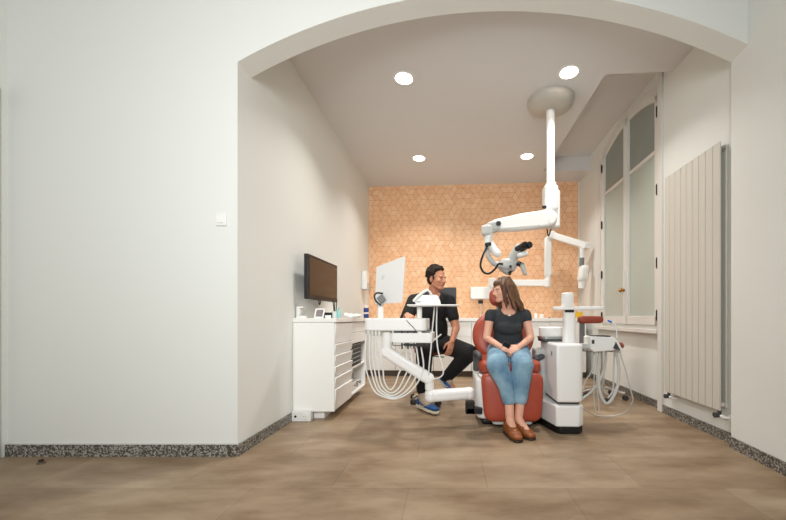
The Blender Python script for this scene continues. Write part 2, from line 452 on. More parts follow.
# window
win = sempty('window_1', onright(V((wcen, 0, WSILL))))
fr = MB(); N = 24
arcus = lambda a, b: [a+(b-a)*i/N for i in range(N+1)]
def off_arch(dz): return lambda u: warch(u)-dz
fr.strip([WU0, WU0+.035], WSILL, off_arch(0), .02, .12)
fr.strip([WU1-.035, WU1], WSILL, off_arch(0), .02, .12)
fr.strip([WU0, WU1], WSILL, WSILL+.04, .02, .12)
fr.strip(arcus(WU0, WU1), off_arch(.045), off_arch(-.001), .02, .12)
fr.map(onright).build('window_frame', M['trim'], win, bevel=.004, sharp=30)
def leaf(u0, u1):
    s = MB(); w = .062; tz = 2.82
    s.strip([u0, u0+w], WSILL+.04, off_arch(.045), .005, .06)
    s.strip([u1-w, u1], WSILL+.04, off_arch(.045), .005, .06)
    s.strip([u0, u1], WSILL+.04, WSILL+.14, .005, .06)
    s.strip([u0+w, u1-w], tz, tz+.045, .01, .055)
    s.strip(arcus(u0, u1), off_arch(.115), off_arch(.045), .005, .06)
    so = s.map(onright).build('sash', M['trim'], win, bevel=.004, sharp=30)
    MB().strip([u0+w, u1-w], WSILL+.14, tz, .03, .038).map(onright).build('pane', M['frost'], so)
    p = MB().strip(arcus(u0+w, u1-w), tz+.045, off_arch(.115), .03, .038).map(onright).build('pane', M['dglass'], so, sharp=30); p['label'] = 'darker upper pane'
    return so
leaf(WU0+.035, wcen-.004); leaf(wcen+.004, WU1-.035)
MB().strip([wcen-.03, wcen+.03], WSILL+.04, 3.48, -.012, .01).map(onright).build('meeting_stile', M['trim'], win, bevel=.006)
for u, zs in ((WU0+.03, (.98, 1.55, 2.35, 3.2)), (WU1-.03, (.98, 1.6, 2.35, 3.2))):
    for z in zs:
        h = MB(); h.cyl((u, -.004, z), (u, -.004, z+.10), .012); h.cyl((u, -.004, z-.012), (u, -.004, z+.112), .007)
        h.map(onright).build('hinge', M['black'], win)
hd = MB(); hz = 1.36; hu = wcen+.05
hd.strip([wcen-.018, wcen+.018], hz-.25, hz+.25, -.022, -.01).map(onright).build('bolt_plate', M['trim'], win, bevel=.003)
k = MB(); k.ell((wcen, -.06, hz), .027, .022, .027); k.cyl((wcen, -.015, hz), (wcen, -.05, hz), .010); k.cyl((wcen, -.012, hz), (wcen, -.024, hz), .024)
k.cap((wcen, -.06, hz), (wcen+.06, -.06, hz), .008)
k.map(onright).build('window_handle', M['brass'], win)
# door casing sliver on the far left
d1 = sempty('door_1', (-3.2, 1.9, 0))
cs = MB(); cs.box(-3.21, -3.185, 2.36, 2.47, 0, 2.64); cs.box(-3.21, -3.185, 1.35, 2.47, 2.55, 2.64); cs.box(-3.21, -3.185, 1.35, 1.46, 0, 2.55)
cs.build('door_frame', M['trim'], d1, bevel=.004)
MB().box(-3.21, -3.198, 1.46, 2.36, .01, 2.55).build('door_panel', M['trim'], d1)

# ------------------------------------------------------------------ ceiling lights
def downlight(x, y, z):
    t = thing('ceiling_light', '', 'light', (x, y, z), 'recessed ceiling lights')
    MB().lathe([(.088, -.001), (.088, -.008), (.104, -.008), (.108, -.001)], (x, y, z)).build('trim_ring', M['white'], t)
    e = M.get('diff') or mat('lit_diffuser', '#fff3e2', .5, emis=9.0); M['diff'] = e
    MB().cyl((x, y, z-.006), (x, y, z-.001), .088, seg=32).build('diffuser', e, t)
    d = bpy.data.lights.new('downlight', 'AREA'); d.shape = 'DISK'; d.size = .17; d.energy = 10; d.color = (1.0, .965, .92); d.spread = math.radians(120)
    l = bpy.data.objects.new('downlight', d); COL.objects.link(l); l.location = (0, 0, -.012); l.parent = t
    return t
dl0 = None
for px, py, lab in ((404, 78, 'lit round ceiling spot at front left, nearest the arch on the monitor side'),
                    (569, 72, 'lit round ceiling spot at front right, beside the microscope ceiling dome'),
                    (419, 158, 'small lit round ceiling spot at back left, above the man'),
                    (527, 156, 'small lit round ceiling spot at back right, left of the microscope pole')):
    d = (CZ-H)*FPX/(CY-py)
    p = P(px, py, d); loc = V((p.x, p.y, CZ))
    if dl0 is None: dl0 = downlight(*loc); t = dl0
    else: t = copy_tree(dl0, loc)
    t['label'] = lab

# ------------------------------------------------------------------ radiator
rad = thing('radiator', 'tall cream vertical radiator with flat columns on the right wall', 'radiator', (2.2, 3.19, .245))
RU0, RU1, RZ0, RZ1 = 2.80, 3.55, .254, 2.42
f = MB(); nsl = 9; w = (RU1-RU0)/nsl
for i in range(nsl): f.strip([RU0+i*w+.0035, RU0+(i+1)*w-.0035], RZ0, RZ1, -.072, -.058)
f.strip([RU0+.004, RU1-.004], RZ0+.004, RZ1-.004, -.0665, -.060)
f.map(onright).build('front_columns', M['rad'], rad, bevel=.004)
f = MB().strip([RU0+.003, RU1-.003], RZ0+.02, RZ1-.02, -.022, -.006).map(onright).build('back_panel', M['rad'], rad, bevel=.004)
for z in (RZ0+.05, RZ1-.05):
    MB().cyl((RU0+.006, -.043, z), (RU1-.006, -.043, z), .017).map(onright).build('collector', M['rad'], rad)
MB().cyl((RU0-.012, -.043, RZ1-.05), (RU0+.01, -.043, RZ1-.05), .014).map(onright).build('bleed_valve', M['steel'], rad)
for u in (RU0+.03, RU1-.04):
    v = MB(); v.cyl((u, -.052, RZ0-.055), (u, -.052, RZ0+.01), .014); v.cyl((u, -.052, RZ0-.04), (u, -.095, RZ0-.04), .019, .022); v.cyl((u-.03, -.052, RZ0-.045), (u+.03, -.052, RZ0-.045), .011)
    vo = v.map(onright).build('valve', M['dgrey'], rad)
    q = MB(); q.cyl((u-.045, -.052, RZ0-.045), (u-.02, -.052, RZ0-.045), .014); q.tube([(u-.04, -.052, RZ0-.045), (u-.05, -.03, RZ0-.05), (u-.05, .0, RZ0-.05)], .009)
    q.cyl((u-.05, -.012, RZ0-.05), (u-.05, .0, RZ0-.05), .022)
    q.map(onright).build('pipe', M['white'], vo)

# ------------------------------------------------------------------ light switch, outlet, doorstop
a, b = P(217, 226, 2.53), P(227.2, 214.5, 2.53)
t = thing('light_switch', 'white square light switch on the front wall left of the arch', 'light switch', (a.x+.04, 2.53, a.z))
MB().box(a.x, b.x, 2.516, 2.53, a.z, b.z).build('switch_plate', M['plast'], t, bevel=.003)
MB().box(a.x+.012, b.x-.018, 2.508, 2.516, a.z+.018, a.z+.05).build('rocker', M['plast'], t, bevel=.002)
p = P(41, 463.5, 2.40)
t = thing('door_stop', 'small brown floor door stop lying near the left skirting', 'door stop', (p.x, p.y, 0))
MB().lathe([(.022, .0), (.022, .005), (.016, .009), (.008, .012)], (p.x, p.y, 0)).build('base', M['plinth'], t)
MB().lathe([(.008, .012), (.013, .015), (.013, .026), (.008, .029)], (p.x, p.y, 0)).build('rubber_buffer', M['dsole'], t)

# ------------------------------------------------------------------ back run of cabinets
def back(mb): return mb  # cabinets are built in wall coordinates: u along the wall, a out from it
bdir = V((1, -.0661, 0)).normalized(); borg = V((-1.54, WB(-1.54), 0))
def onback(v): return borg+bdir*v.x+wpn*v.y+V((0, 0, v.z))
BL = 3.90; CD = .62
cabL = ['leftmost white drawer base unit on the back wall, behind the instrument cart',
        'white drawer base unit on the back wall, behind the hanging hose loops',
        'white drawer base unit on the back wall, directly behind the seated man',
        'white drawer base unit on the back wall, between the man and the woman',
        'white drawer base unit on the back wall, behind the woman and chair',
        'rightmost white drawer base unit on the back wall, behind the white dental tower']
nu = 6; uw = BL/nu
for i in range(nu):
    u0 = i*uw+.002+(.07 if i == 0 else 0); u1 = (i+1)*uw-.002-(.06 if i == nu-1 else 0)
    c = thing('base_cabinet', cabL[i], 'cabinet', onback(V(((u0+u1)/2, CD/2, 0))), 'white base units along the back wall')
    MB().strip([u0, u1], .10, .945, .03 if i else .03, CD-.02).map(lambda v: v).map(onback).build('carcass', M['cab'], c)
    MB().strip([u0, u1], 0, .10, .05, CD-.06).map(onback).build('plinth', M['plinth'], c)
    for z0, z1 in ((.105, .40), (.405, .68), (.685, .925)):
        dr = MB().strip([u0+.002, u1-.002], z0, z1, CD-.02, CD).map(onback).build('drawer', M['cab'], c, bevel=.003)
MB_ = MB().strip([.008, BL-.045], .945, 1.0, .004, CD+.02).map(onback)
tag(MB_.build('worktop', M['wtop'], bevel=.004), 'long white worktop running along the peach back wall', 'worktop')

# ------------------------------------------------------------------ left cabinet (two units + top)
def drawer_unit(name, label, y0, y1): pass
LX0, LXF = -1.538, -1.135
la = thing('drawer_cabinet', 'white drawer cabinet with slanted fronts at near end of left wall', 'cabinet', (-1.33, 3.74, 0))
y0, y1 = 3.44, 4.03
q = MB(); q.box(LX0, LXF-.02, y0, y1, .083, .955); q.box(LX0, LXF, y0-.018, y0-.001, .083, .955); q.build('carcass', M['cab'], la)
MB().box(LX0, -1.257, y0+.05, y1, 0, .083).build('plinth', M['cab'], la)
zs = [.083, .30, .415, .525, .635, .745, .955]
for z0, z1 in zip(zs[:-1], zs[1:]):
    m_ = MB()
    # drawer front leaning out at its top so that its upper edge is a grip
    m_.prism([(0, 0), (.018, 0), (.034, z1-z0-.012), (0, z1-z0-.012)], y0, y1-.003)
    m_.map(lambda v, z0=z0: (LXF-.02+v.x, v.z, z0+.004+v.y)).build('drawer', M['cab'], la, bevel=.002)
lb = thing('open_shelf_cabinet', 'white cabinet with open shelf niches further along left wall', 'cabinet', (-1.33, 4.4, 0))
y0, y1 = 4.034, 4.76
m_ = MB(); T = .018
m_.box(LX0, LX0+T, y0, y1, .083, .955); m_.box(LX0, LXF-.02, y0, y0+T, .083, .955); m_.box(LX0, LXF-.02, y1-T, y1, .083, .955)
m_.box(LX0, LXF-.02, y0, y1, .083, .10); m_.box(LX0, LXF-.02, y0, y1, .70, .955)
m_.build('carcass', M['cab'], lb)
MB().box(LX0+T, LXF-.025, y0+T, y1-T, .395, .415).build('shelf', M['cab'], lb)
MB().box(LX0, -1.257, y0, y1, 0, .083).build('plinth', M['cab'], lb)
for z0, z1 in ((.70, .825), (.83, .95)):
    MB().box(LXF-.02, LXF, y0+.002, y1-.002, z0, z1).build('drawer', M['cab'], lb, bevel=.002)
tag(MB().box(-1.539, -1.115, 3.41, 4.775, .957, 1.0).build('worktop', M['wtop'], bevel=.003), 'white worktop over the two cabinets on the left wall', 'worktop')
# black stacking trays in the niche
t = thing('tray_rack', 'black rack of stacked trays on the open cabinet shelf', 'rack', (-1.28, 4.22, .415))
MB().box(-1.45, -1.17, 4.09, 4.105, .415, .69).build('side_panel', M['black'], t)
MB().box(-1.45, -1.17, 4.565, 4.58, .415, .69).build('side_panel', M['black'], t)
for k in range(5):
    z = .42+k*.053
    tr = MB().box(-1.45, -1.165, 4.105, 4.565, z, z+.049).build('tray', M['black'], t, bevel=.004)
    MB().box(-1.165, -1.158, 4.14, 4.53, z+.040, z+.046).build('tray_lip', M['lgrey'], tr)
t = thing('power_box', 'white box with wires in lowest cabinet niche', 'box', (-1.3, 4.5, .10))
MB().box(-1.42, -1.19, 4.2, 4.62, .10, .20).build('casing', M['plast'], t, bevel=.006)
MB().tube([(-1.18, 4.3, .17), (-1.165, 4.38, .15), (-1.185, 4.45, .19), (-1.17, 4.55, .16), (-1.19, 4.6, .18)], .005).build('cable', M['dgrey'], t)
# socket box on the floor
a = P(290.5, 422.3, 3.40)
t = thing('floor_socket_box', 'white double power socket box at foot of left cabinet', 'socket', (-1.44, 3.39, 0))
MB().box(-1.53, -1.345, 3.365, 3.43, 0.0, .098).build('box', M['plast'], t, bevel=.006)
q = MB().cyl((-1.40, 3.364, .05), (-1.40, 3.356, .05), .032).build('socket', M['plast'], t, bevel=.002)
for dx in (-.009, .009): MB().cyl((-1.40+dx, 3.357, .05), (-1.40+dx, 3.3545, .05), .003, seg=8).build('pin_hole', M['black'], q)
MB().cyl((-1.49, 3.366, .05), (-1.49, 3.360, .05), .011).build('switch', M['black'], t)

# ------------------------------------------------------------------ things on the left worktop
def pl(px, d): return (px-CX)/FPX*d
t = thing('charging_stand', 'small white charging stand at near end of left worktop', 'stand', (-1.48, 3.5, 1.0))
x = pl(300.8, 3.50)
MB().rrect(x-.035, x+.05, 3.46, 3.54, 1.0, 1.022, .012).build('base', M['plast'], t, bevel=.003)
MB().box(x-.035, x+.0, 3.47, 3.53, 1.02, 1.115).build('upright', M['plast'], t, bevel=.006)
MB().box(x-.03, x+.032, 3.475, 3.525, 1.10, 1.118).build('head', M['plast'], t, bevel=.005)
t = thing('photo_frame', 'white framed small picture leaning on left worktop', 'photo frame', (-1.35, 3.7, 1.0))
c = V((pl(318.6, 3.68), 3.68, 1.0)); rx = V((.9, .42, 0)).normalized(); up = V((.08, .26, .96)).normalized(); nn = rx.cross(up).normalized()
MB().obox(c+up*.052, rx*.048, up*.052, nn*.006).build('frame', M['plast'], t, bevel=.003)
MB().obox(c+up*.052+nn*.0065, rx*.034, up*.038, nn*.001).build('picture', mat('dim_photo', '#7d7070', .4, var=.3, vscale=40), t)
MB().bar(c+up*.07-nn*.006, c-nn*.05+V((0, 0, .003)), .02, .004).build('strut', M['plast'], t)
t = thing('card_box', 'black open box between photo frame and pen cup', 'box', (-1.32, 3.9, 1.0))
x = pl(329, 3.95)
q = MB(); q.box(x-.06, x+.06, 3.93, 4.03, 1.0, 1.008); 
for bx in ((x-.06, x-.054, 3.93, 4.03), (x+.054, x+.06, 3.93, 4.03), (x-.06, x+.06, 3.93, 3.936), (x-.06, x+.06, 4.024, 4.03)): q.box(*bx, 1.0, 1.062)
q.build('box', M['black'], t)
tag(MB().rrect(pl(328, 3.82)-.03, pl(328, 3.82)+.03, 3.80, 3.84, 1.0, 1.03, .008).build('notepad', M['paper'], bevel=.003), 'tiny white pad in front of the black box', 'pad')
x = pl(335, 3.95)
t = thing('pen_cup', 'clear cup of dark pens on left worktop', 'cup', (x, 3.95, 1.0))
MB().lathe([(.026, 0), (.031, .005), (.034, .075), (.031, .075), (.028, .01), (.0, .008)], (x, 3.95, 1.0)).build('cup', M['translucent'], t)
for dx, dy, tz in ((-.012, 0, .20), (.01, .01, .215), (.0, -.012, .18)):
    MB().cyl((x+dx*.4, 3.95+dy, 1.012), (x+dx*1.9, 3.95+dy, 1.0+tz), .0055, seg=8).build('pen', M['black'], t)
x = pl(338.8, 3.9)
t = thing('teal_bottle', 'small pale teal spray bottle beside the pen cup', 'bottle', (x, 3.9, 1.0))
MB().lathe([(.02, 0), (.023, .004), (.023, .07), (.016, .085), (.009, .09)], (x, 3.9, 1.0)).build('bottle', M['teal'], t)
MB().lathe([(.010, .09), (.012, .092), (.012, .115), (.008, .118)], (x, 3.9, 1.0)).build('cap', M['teal'], t)
rr = random.Random(5)
q = MB()
for k in range(9):
    q.ell((pl(345+k*1.8, 4.05)+rr.uniform(-.01, .01), 4.05+rr.uniform(-.06, .06), 1.022+rr.uniform(-.003, .02)), rr.uniform(.02, .035), rr.uniform(.02, .04), rr.uniform(.015, .025))
for v in q.bm.verts: v.co.z = max(v.co.z, 1.0005)
tag(q.build('crumpled_tissue', M['paper'], fuse=.006, smooth_it=1), 'heap of crumpled white tissue on left worktop', 'tissue')
# on the back worktop
x, d = pl(366.2, 5.92), 5.92
t = thing('blue_bottle', 'blue bottle with white label at left end of back worktop', 'bottle', (x, d, 1.0))
MB().rrect(x-.042, x+.042, d-.028, d+.028, 1.0, 1.17, .02).build('bottle', M['blue'], t, bevel=.008)
MB().rrect(x-.0425, x+.0425, d-.0285, d+.0285, 1.07, 1.095, .02).build('label', M['paper'], t)
MB().cyl((x, d, 1.17), (x, d, 1.22), .03, .026).build('cap', M['white'], t, bevel=.003)
x, d = pl(536, 6.05), 6.05
t = thing('soap_bottle', 'small white pump bottle on back worktop right of the woman', 'bottle', (x, d, 1.0))
MB().lathe([(.026, 0), (.03, .004), (.03, .075), (.012, .09)], (x, d, 1.0)).build('bottle', M['plast'], t)
q = MB(); q.cyl((x, d, 1.085), (x, d, 1.125), .006); q.bar((x-.035, d, 1.125), (x+.008, d, 1.125), .014, .01); q.build('pump', M['lgrey'], t)
x = pl(541, 6.1)
tag(MB().rrect(x-.03, x+.03, 6.03, 6.09, 1.0, 1.07, .015).build('tissue_box', M['plast'], bevel=.006), 'small white box right of the pump bottle on back worktop', 'box')
x = pl(549, 6.0)
tag(MB().lathe([(.012, 0), (.03, .02), (.032, .022), (.028, .022), (.0, .008)], (x, 5.98, 1.0)).build('dish', M['steel']), 'small metal dish on back worktop near the tower', 'dish')
x = pl(577, 5.95)
t = tag(MB().box(x-.075, x+.065, 5.86, 5.95, 1.0, 1.10).build('yellow_box', M['yellow'], bevel=.004), 'yellow box on right end of back worktop', 'box')
# dispenser on the left wall
t = thing('paper_dispenser', 'white wall dispenser with grey base near the back left corner', 'dispenser', (-1.48, 5.9, 1.3))
MB().rrect(-1.54, -1.445, 6.03, 6.28, 1.50, 1.82, .03).build('cover', M['plast'], t, bevel=.012)
MB().rrect(-1.54, -1.435, 6.08, 6.26, 1.49, 1.62, .02).build('base', M['lgrey'], t, bevel=.006)
# wall screen on the left wall
t = thing('wall_monitor', 'black wall monitor on a swivel bracket above left cabinet', 'monitor', (-1.42, 3.85, 1.2))
A = V((pl(308.2, 3.45), 3.45, 0)); B = V((pl(337.3, 4.28), 4.28, 0)); dx = (B-A).normalized(); c = (A+B)/2; c.z = 1.415; hw = (B-A).length/2; n_ = V((dx.y, -dx.x, 0))
MB().obox(c-n_*.022, dx*hw, n_*.022, V((0, 0, .225))).build('housing', M['black'], t, bevel=.006)
MB().obox(c+n_*.001+V((0, 0, .008)), dx*(hw-.03), n_*.0012, V((0, 0, .188))).build('screen', M['screen'], t)
q = MB(); q.bar(c-n_*.04, V((-1.535, c.y+.02, 1.40)), .05, .05); q.box(-1.54, -1.525, c.y-.07, c.y+.11, 1.32, 1.48); q.build('bracket', M['black'], t)
MB().tube([c+V((0, -.12, -.21))-n_*.02, c+V((.0, -.1, -.26))-n_*.02, c+V((0, -.05, -.265))-n_*.03, c+V((0, 0, -.2))-n_*.04], .006).build('cable', M['black'], t)
# slate screen behind the man, on the back worktop
d = 5.95
t = thing('desk_screen', 'dark grey screen on back worktop behind the man', 'monitor', (pl(447, d), d, 1.0))
a, b = P(438, 309, d), P(456.3, 287.5, d)
MB().box(a.x, b.x, d-.012, d+.012, a.z, b.z).build('panel', M['dgrey'], t, bevel=.004)
q = MB(); q.box((a.x+b.x)/2-.02, (a.x+b.x)/2+.02, d+.012, d+.03, 1.01, a.z+.1); q.box((a.x+b.x)/2-.09, (a.x+b.x)/2+.09, d-.06, d+.08, 1.0, 1.012); q.build('stand', M['dgrey'], t)

# ------------------------------------------------------------------ wall x-ray unit
t = thing('xray_unit', 'white wall-mounted dental x-ray with folding arm on peach wall', 'x-ray unit', P(489, 300, 6.3))
wy = WB(.55)
a, b = P(470.5, 299, 6.35), P(504, 287, 6.35)
MB().prism([(a.x, WB(a.x)-.19), (b.x, WB(b.x)-.19), (b.x, WB(b.x)-.003), (a.x, WB(a.x)-.003)], a.z, b.z).build('wall_box', M['plast'], t, bevel=.012)
j0 = P(492, 283, 6.2); j1 = P(547.5, 283, 6.0)
q = MB(); q.bar(j0, j1, .07, .11); q.cyl(j0+V((0, 0, -.075)), j0+V((0, 0, .085)), .065); q.cyl(j1+V((0, 0, -.07)), j1+V((0, 0, .07)), .055); q.build('horizontal_arm', M['plast'], t, bevel=.01)
j2 = P(547.8, 276, 6.0); j3 = P(547.8, 238, 6.0)
q = MB(); q.bar(j2, j3, .115, .10, (0, 1, 0)); q.cyl(j2+V((0, 0, -.08)), j2+V((0, 0, .03)), .05); q.build('riser', M['plast'], t, bevel=.015)
j4 = P(552, 235.5, 5.96); j5 = P(587, 246, 5.7)
q = MB(); q.bar(j4, j5, .09, .105); q.cyl(j4-V((0, .06, 0)), j4+V((0, .06, 0)), .068); q.cyl(j5-V((0, .05, 0)), j5+V((0, .05, 0)), .055); q.bar(j3+V((0, 0, -.03)), j4, .1, .1, (0, 1, 0)); q.build('scissor_arm', M['plast'], t, bevel=.012)
j6 = P(582, 248, 5.7); j7 = P(582, 266, 5.7)
q = MB(); q.cyl(j6, P(582, 258, 5.7), .036, .032); q.build('yoke_post', M['plast'], t)
MB().cyl(P(582, 258, 5.7), P(581.5, 266, 5.7), .038).build('collar', M['grey'], t)
q = MB(); q.sup(P(583, 273.5, 5.7), V((.075, 0, 0)), V((0, .085, 0)), V((.02, 0, .135)), .5, .7); q.build('tube_head', M['plast'], t)
MB().lathe([(.04, 0), (.055, .01), (.05, .13), (.035, .13)], P(582, 280.5, 5.7), (-.12, 0, -1)).build('cone', M['plast'], t)
# wall socket with cable
a = P(480.5, 302, 6.48)
t = thing('wall_socket', 'small black wall socket with white cable above back worktop', 'socket', a)
yb = WB(a.x)
MB().box(a.x-.045, a.x+.045, yb-.03, yb-.002, a.z-.03, a.z+.03).build('socket', M['black'], t, bevel=.004)
MB().tube([(a.x, yb-.02, a.z-.03), (a.x+.01, yb-.02, a.z-.12), (a.x-.005, yb-.02, 1.004)], .006).build('cable', M['white'], t)

# ------------------------------------------------------------------ ceiling microscope
DM = 4.0
cxm = P(550.5, 100, DM).x
t = thing('surgical_microscope', 'white ceiling-hung dental microscope on a long pole and arm', 'microscope', (cxm, DM, CZ))
MB().lathe([(.262, 0), (.262, -.03), (.235, -.075), (.17, -.105), (.06, -.12), (.0, -.12)], (cxm, DM, CZ)).build('ceiling_dome', mat('pearl_grey_cover', '#b9b4ab', .4), t)
MB().cyl((cxm, DM, CZ-.11), (cxm, DM, 2.40), .047).build('pole', M['white'], t)
pb = P(550, 184, DM)
q = MB(); q.rrect(cxm-.085, cxm+.075, DM-.09, DM+.09, 2.22, 2.50, .05); q.rrect(cxm-.06, cxm+.06, DM-.07, DM+.07, 2.48, 2.545, .05)
q.rrect(cxm-.005, cxm+.105, DM-.05, DM+.10, 2.03, 2.46, .04)
hs = q.build('swivel_housing', M['plast'], t, bevel=.02)
MB().cyl(P(546, 207, 3.9), P(542.5, 207, 3.9), .02).build('tension_knob', M['black'], t)
q = MB(); q.cyl(P(549, 226, DM)+V((0, 0, .0)), P(549, 200, DM), .075, .06); q.build('elbow_joint', M['plast'], t, bevel=.01)
q = MB()
e1 = P(548, 219.5, 3.95); e2 = P(497, 227.5, 3.86)
for pp in ((491, 220.5, 3.86), (494, 231.5, 3.86), (549, 227.5, 3.95), (547, 210.5, 3.95)): pass
def _xz(px, py, d): p = P(px, py, d); return (p.x, p.z)
q.prism([_xz(491.5, 221, 3.9), _xz(494, 231.5, 3.9), _xz(520, 230.5, 3.9), _xz(549, 227.5, 3.9), _xz(548, 210.5, 3.9), _xz(520, 214.5, 3.9)], 3.84, 3.98)
q.map(lambda v: (v.x, v.z, v.y)); q.cyl(e1+V((0, .085, 0)), e1-V((0, .085, 0)), .088)
arm = q.build('spring_arm', M['plast'], t, bevel=.025)
MB().bar(P(500, 228.8, 3.84), P(540, 225.5, 3.84), .006, .012).build('arm_trim', M['lgrey'], arm)
MB().cyl(P(498.5, 223.5, 3.80), P(498.5, 223.5, 3.72), .03, .026, seg=8).build('lock_knob', M['black'], t)
q = MB(); q.bar(P(497, 226, 3.88), P(488, 228.5, 3.86), .12, .125); q.cyl(P(487, 227, 3.84)+V((0, 0, .02)), P(487, 236.5, 3.84), .062); q.build('arm_end', M['lgrey'], t, bevel=.03)
q = MB(); q.cyl(P(488.5, 232, 3.84), P(488.5, 245, 3.84), .05, .043); q.build('drop_joint', M['plast'], t, bevel=.008)
MB().cyl(P(488, 243, 3.79), P(488.2, 246, 3.79), .035).build('cable_gland', M['black'], t)
q = MB(); q.chain([P(490, 244, 3.84), P(494, 250, 3.8), P(497.5, 253.5, 3.78)], [.043, .045, .042]); q.build('upper_link', M['plast'], t)
q = MB(); q.chain([P(486.5, 247, 3.86), P(488.5, 257, 3.86), P(494, 263.5, 3.86), P(503, 266, 3.84)], [.025, .027, .03, .035]); q.build('lower_link', M['lgrey'], t)
q = MB()
q.sup(P(507.5, 265.5, 3.8), V((.095, 0, -.02)), V((0, .10, 0)), V((.02, 0, .06)), .5, .6)
q.chain([P(511, 262, 3.78), P(516, 252, 3.72), P(518, 248, 3.70)], [.055, .05, .045])
q.sup(P(505, 270, 3.8), V((.05, 0, -.03)), V((0, .06, 0)), V((.01, 0, .035)), .6, .7)
bd = q.build('optical_head', M['lgrey'], t, fuse=.008, smooth_it=3)
q = MB()
for k in (-1, 1):
    q.cyl(P(519+k*2.2, 249, 3.68), P(526+k*2.2, 245.5, 3.56), .028, .03); q.cyl(P(526+k*2.2, 245.5, 3.56), P(528+k*2.2, 244.5, 3.53), .036, .033)
q.cyl(P(520, 249.5, 3.72), P(525, 246.5, 3.68), .035); q.build('binocular', M['black'], t, bevel=.003)
MB().sup(P(522.5, 254.5, 3.66), V((.055, 0, .018)), V((0, .05, 0)), V((-.01, 0, .028)), .7, .7).build('binocular_mount', M['plast'], t)
MB().cyl(P(509.5, 270, 3.78), P(508.5, 274, 3.77), .033, .028).build('objective_lens', M['black'], t)
for px, py in ((510.5, 266.5),):
    MB().cyl(P(px, py, 3.69 if py > 260 else 3.74), P(px, py, 3.66 if py > 260 else 3.71), .015).build('knob', M['black'], t)
q = MB(); q.chain([P(518, 264, 3.7), P(522, 265, 3.66), P(525, 273.5, 3.66)], [.022, .028, .022]); q.build('handgrip', M['lgrey'], t)
MB().cyl(P(518, 263.5, 3.68), P(521, 264.5, 3.65), .027).build('grip_collar', M['black'], t)
MB().tube([P(488, 245, 3.79), P(483, 255, 3.76), P(480.5, 265, 3.75), P(483.5, 272, 3.75), P(489, 273.5, 3.75), P(495, 269, 3.73), P(498.5, 264, 3.71), P(503, 264, 3.70)], .011).build('light_cable', M['black'], t)
MB().tube([P(547, 229, 4.05), P(548.5, 236, 4.05), P(551, 229, 4.05)], .008).build('loop_cable', M['black'], t)

# ------------------------------------------------------------------ dental chair
XC = .56
ch = thing('dental_chair', 'terracotta leather dental chair under the seated woman', 'dental chair', (XC, 3.5, 0))
MB().prism([(.30, 3.27), (.82, 3.27), (.84, 4.1), (.28, 4.1)], 0, .055).build('floor_plate', M['black'], ch, bevel=.02)
MB().rrect(.245, .87, 3.235, 3.86, .058, .44, .09).build('body_shell', M['white'], ch, bevel=.03)
MB().rrect(.38, .74, 3.10, 3.26, .05, .085, .04).build('foot_step', M['lgrey'], ch, bevel=.01)
MB().rrect(.27, .85, 3.20, 3.90, .44, .475, .08).build('seat_pan', M['white'], ch, bevel=.01)
# leg rest: upright padded panel, a little narrower at the foot
q = MB(); q.sup((XC, 3.155, .295), V((.285, 0, 0)), V((0, 0, .215)), V((0, .062, 0)), .45, .28, 48, 14)
q.map(lambda v: (XC+(v.x-XC)*(1-.11*max(0, (.50-v.z)/.42)), v.y-(.45-v.z)*.10, v.z)).build('leg_rest', M['leather'], ch)
q = MB(); q.sup((XC, 3.50, .545), V((.292, 0, 0)), V((0, .36, 0)), V((0, 0, .072)), .5, .35, 48, 14); q.build('seat', M['leather'], ch)
q = MB(); bc = P(503, 335.5, 3.86); q.sup(bc, V((.338, 0, 0)), V((0, .09, .275)), V((0, -.07, .02)), .6, .9, 48, 14); q.build('backrest', M['leather'], ch)
MB().sup(bc+V((0, .05, 0)), V((.29, 0, 0)), V((0, .08, .25)), V((0, -.05, .015)), .6, .9).build('back_shell', M['white'], ch)
hc = P(497.5, 297, 3.90); hc = V((XC-.035, 3.92, hc.z))
MB().sup(hc, V((.085, 0, 0)), V((0, .02, .10)), V((0, -.05, .01)), .7, .85).build('headrest', M['leather'], ch)
MB().bar(bc+V((0, .1, .2)), hc+V((0, .04, -.03)), .05, .015, (0, 1, 0)).build('headrest_bar', M['steel'], ch)
q = MB(); q.bar((XC, 3.86, .45), bc+V((0, .1, 0)), .2, .05, (0, 1, 0)); q.build('back_bracket', M['lgrey'], ch, bevel=.01)
q = MB(); q.chain([V((.262, 3.62, .47)), V((.262, 3.60, .64)), V((.270, 3.46, .655)), V((.280, 3.32, .640))], [.024, .028, .030, .028]); q.chain([V((.280, 3.34, .635)), V((.262, 3.38, .50))], [.026, .020])
q.build('armrest', M['armg'], ch, fuse=.008, smooth_it=3)
q = MB(); q.chain([P(531.5, 370, 3.45), P(533, 363.5, 3.42), P(536.5, 358.5, 3.40), P(542, 356.5, 3.40)], [.024, .032, .036, .028])
q.build('armrest', M['armg'], ch, fuse=.008, smooth_it=3)

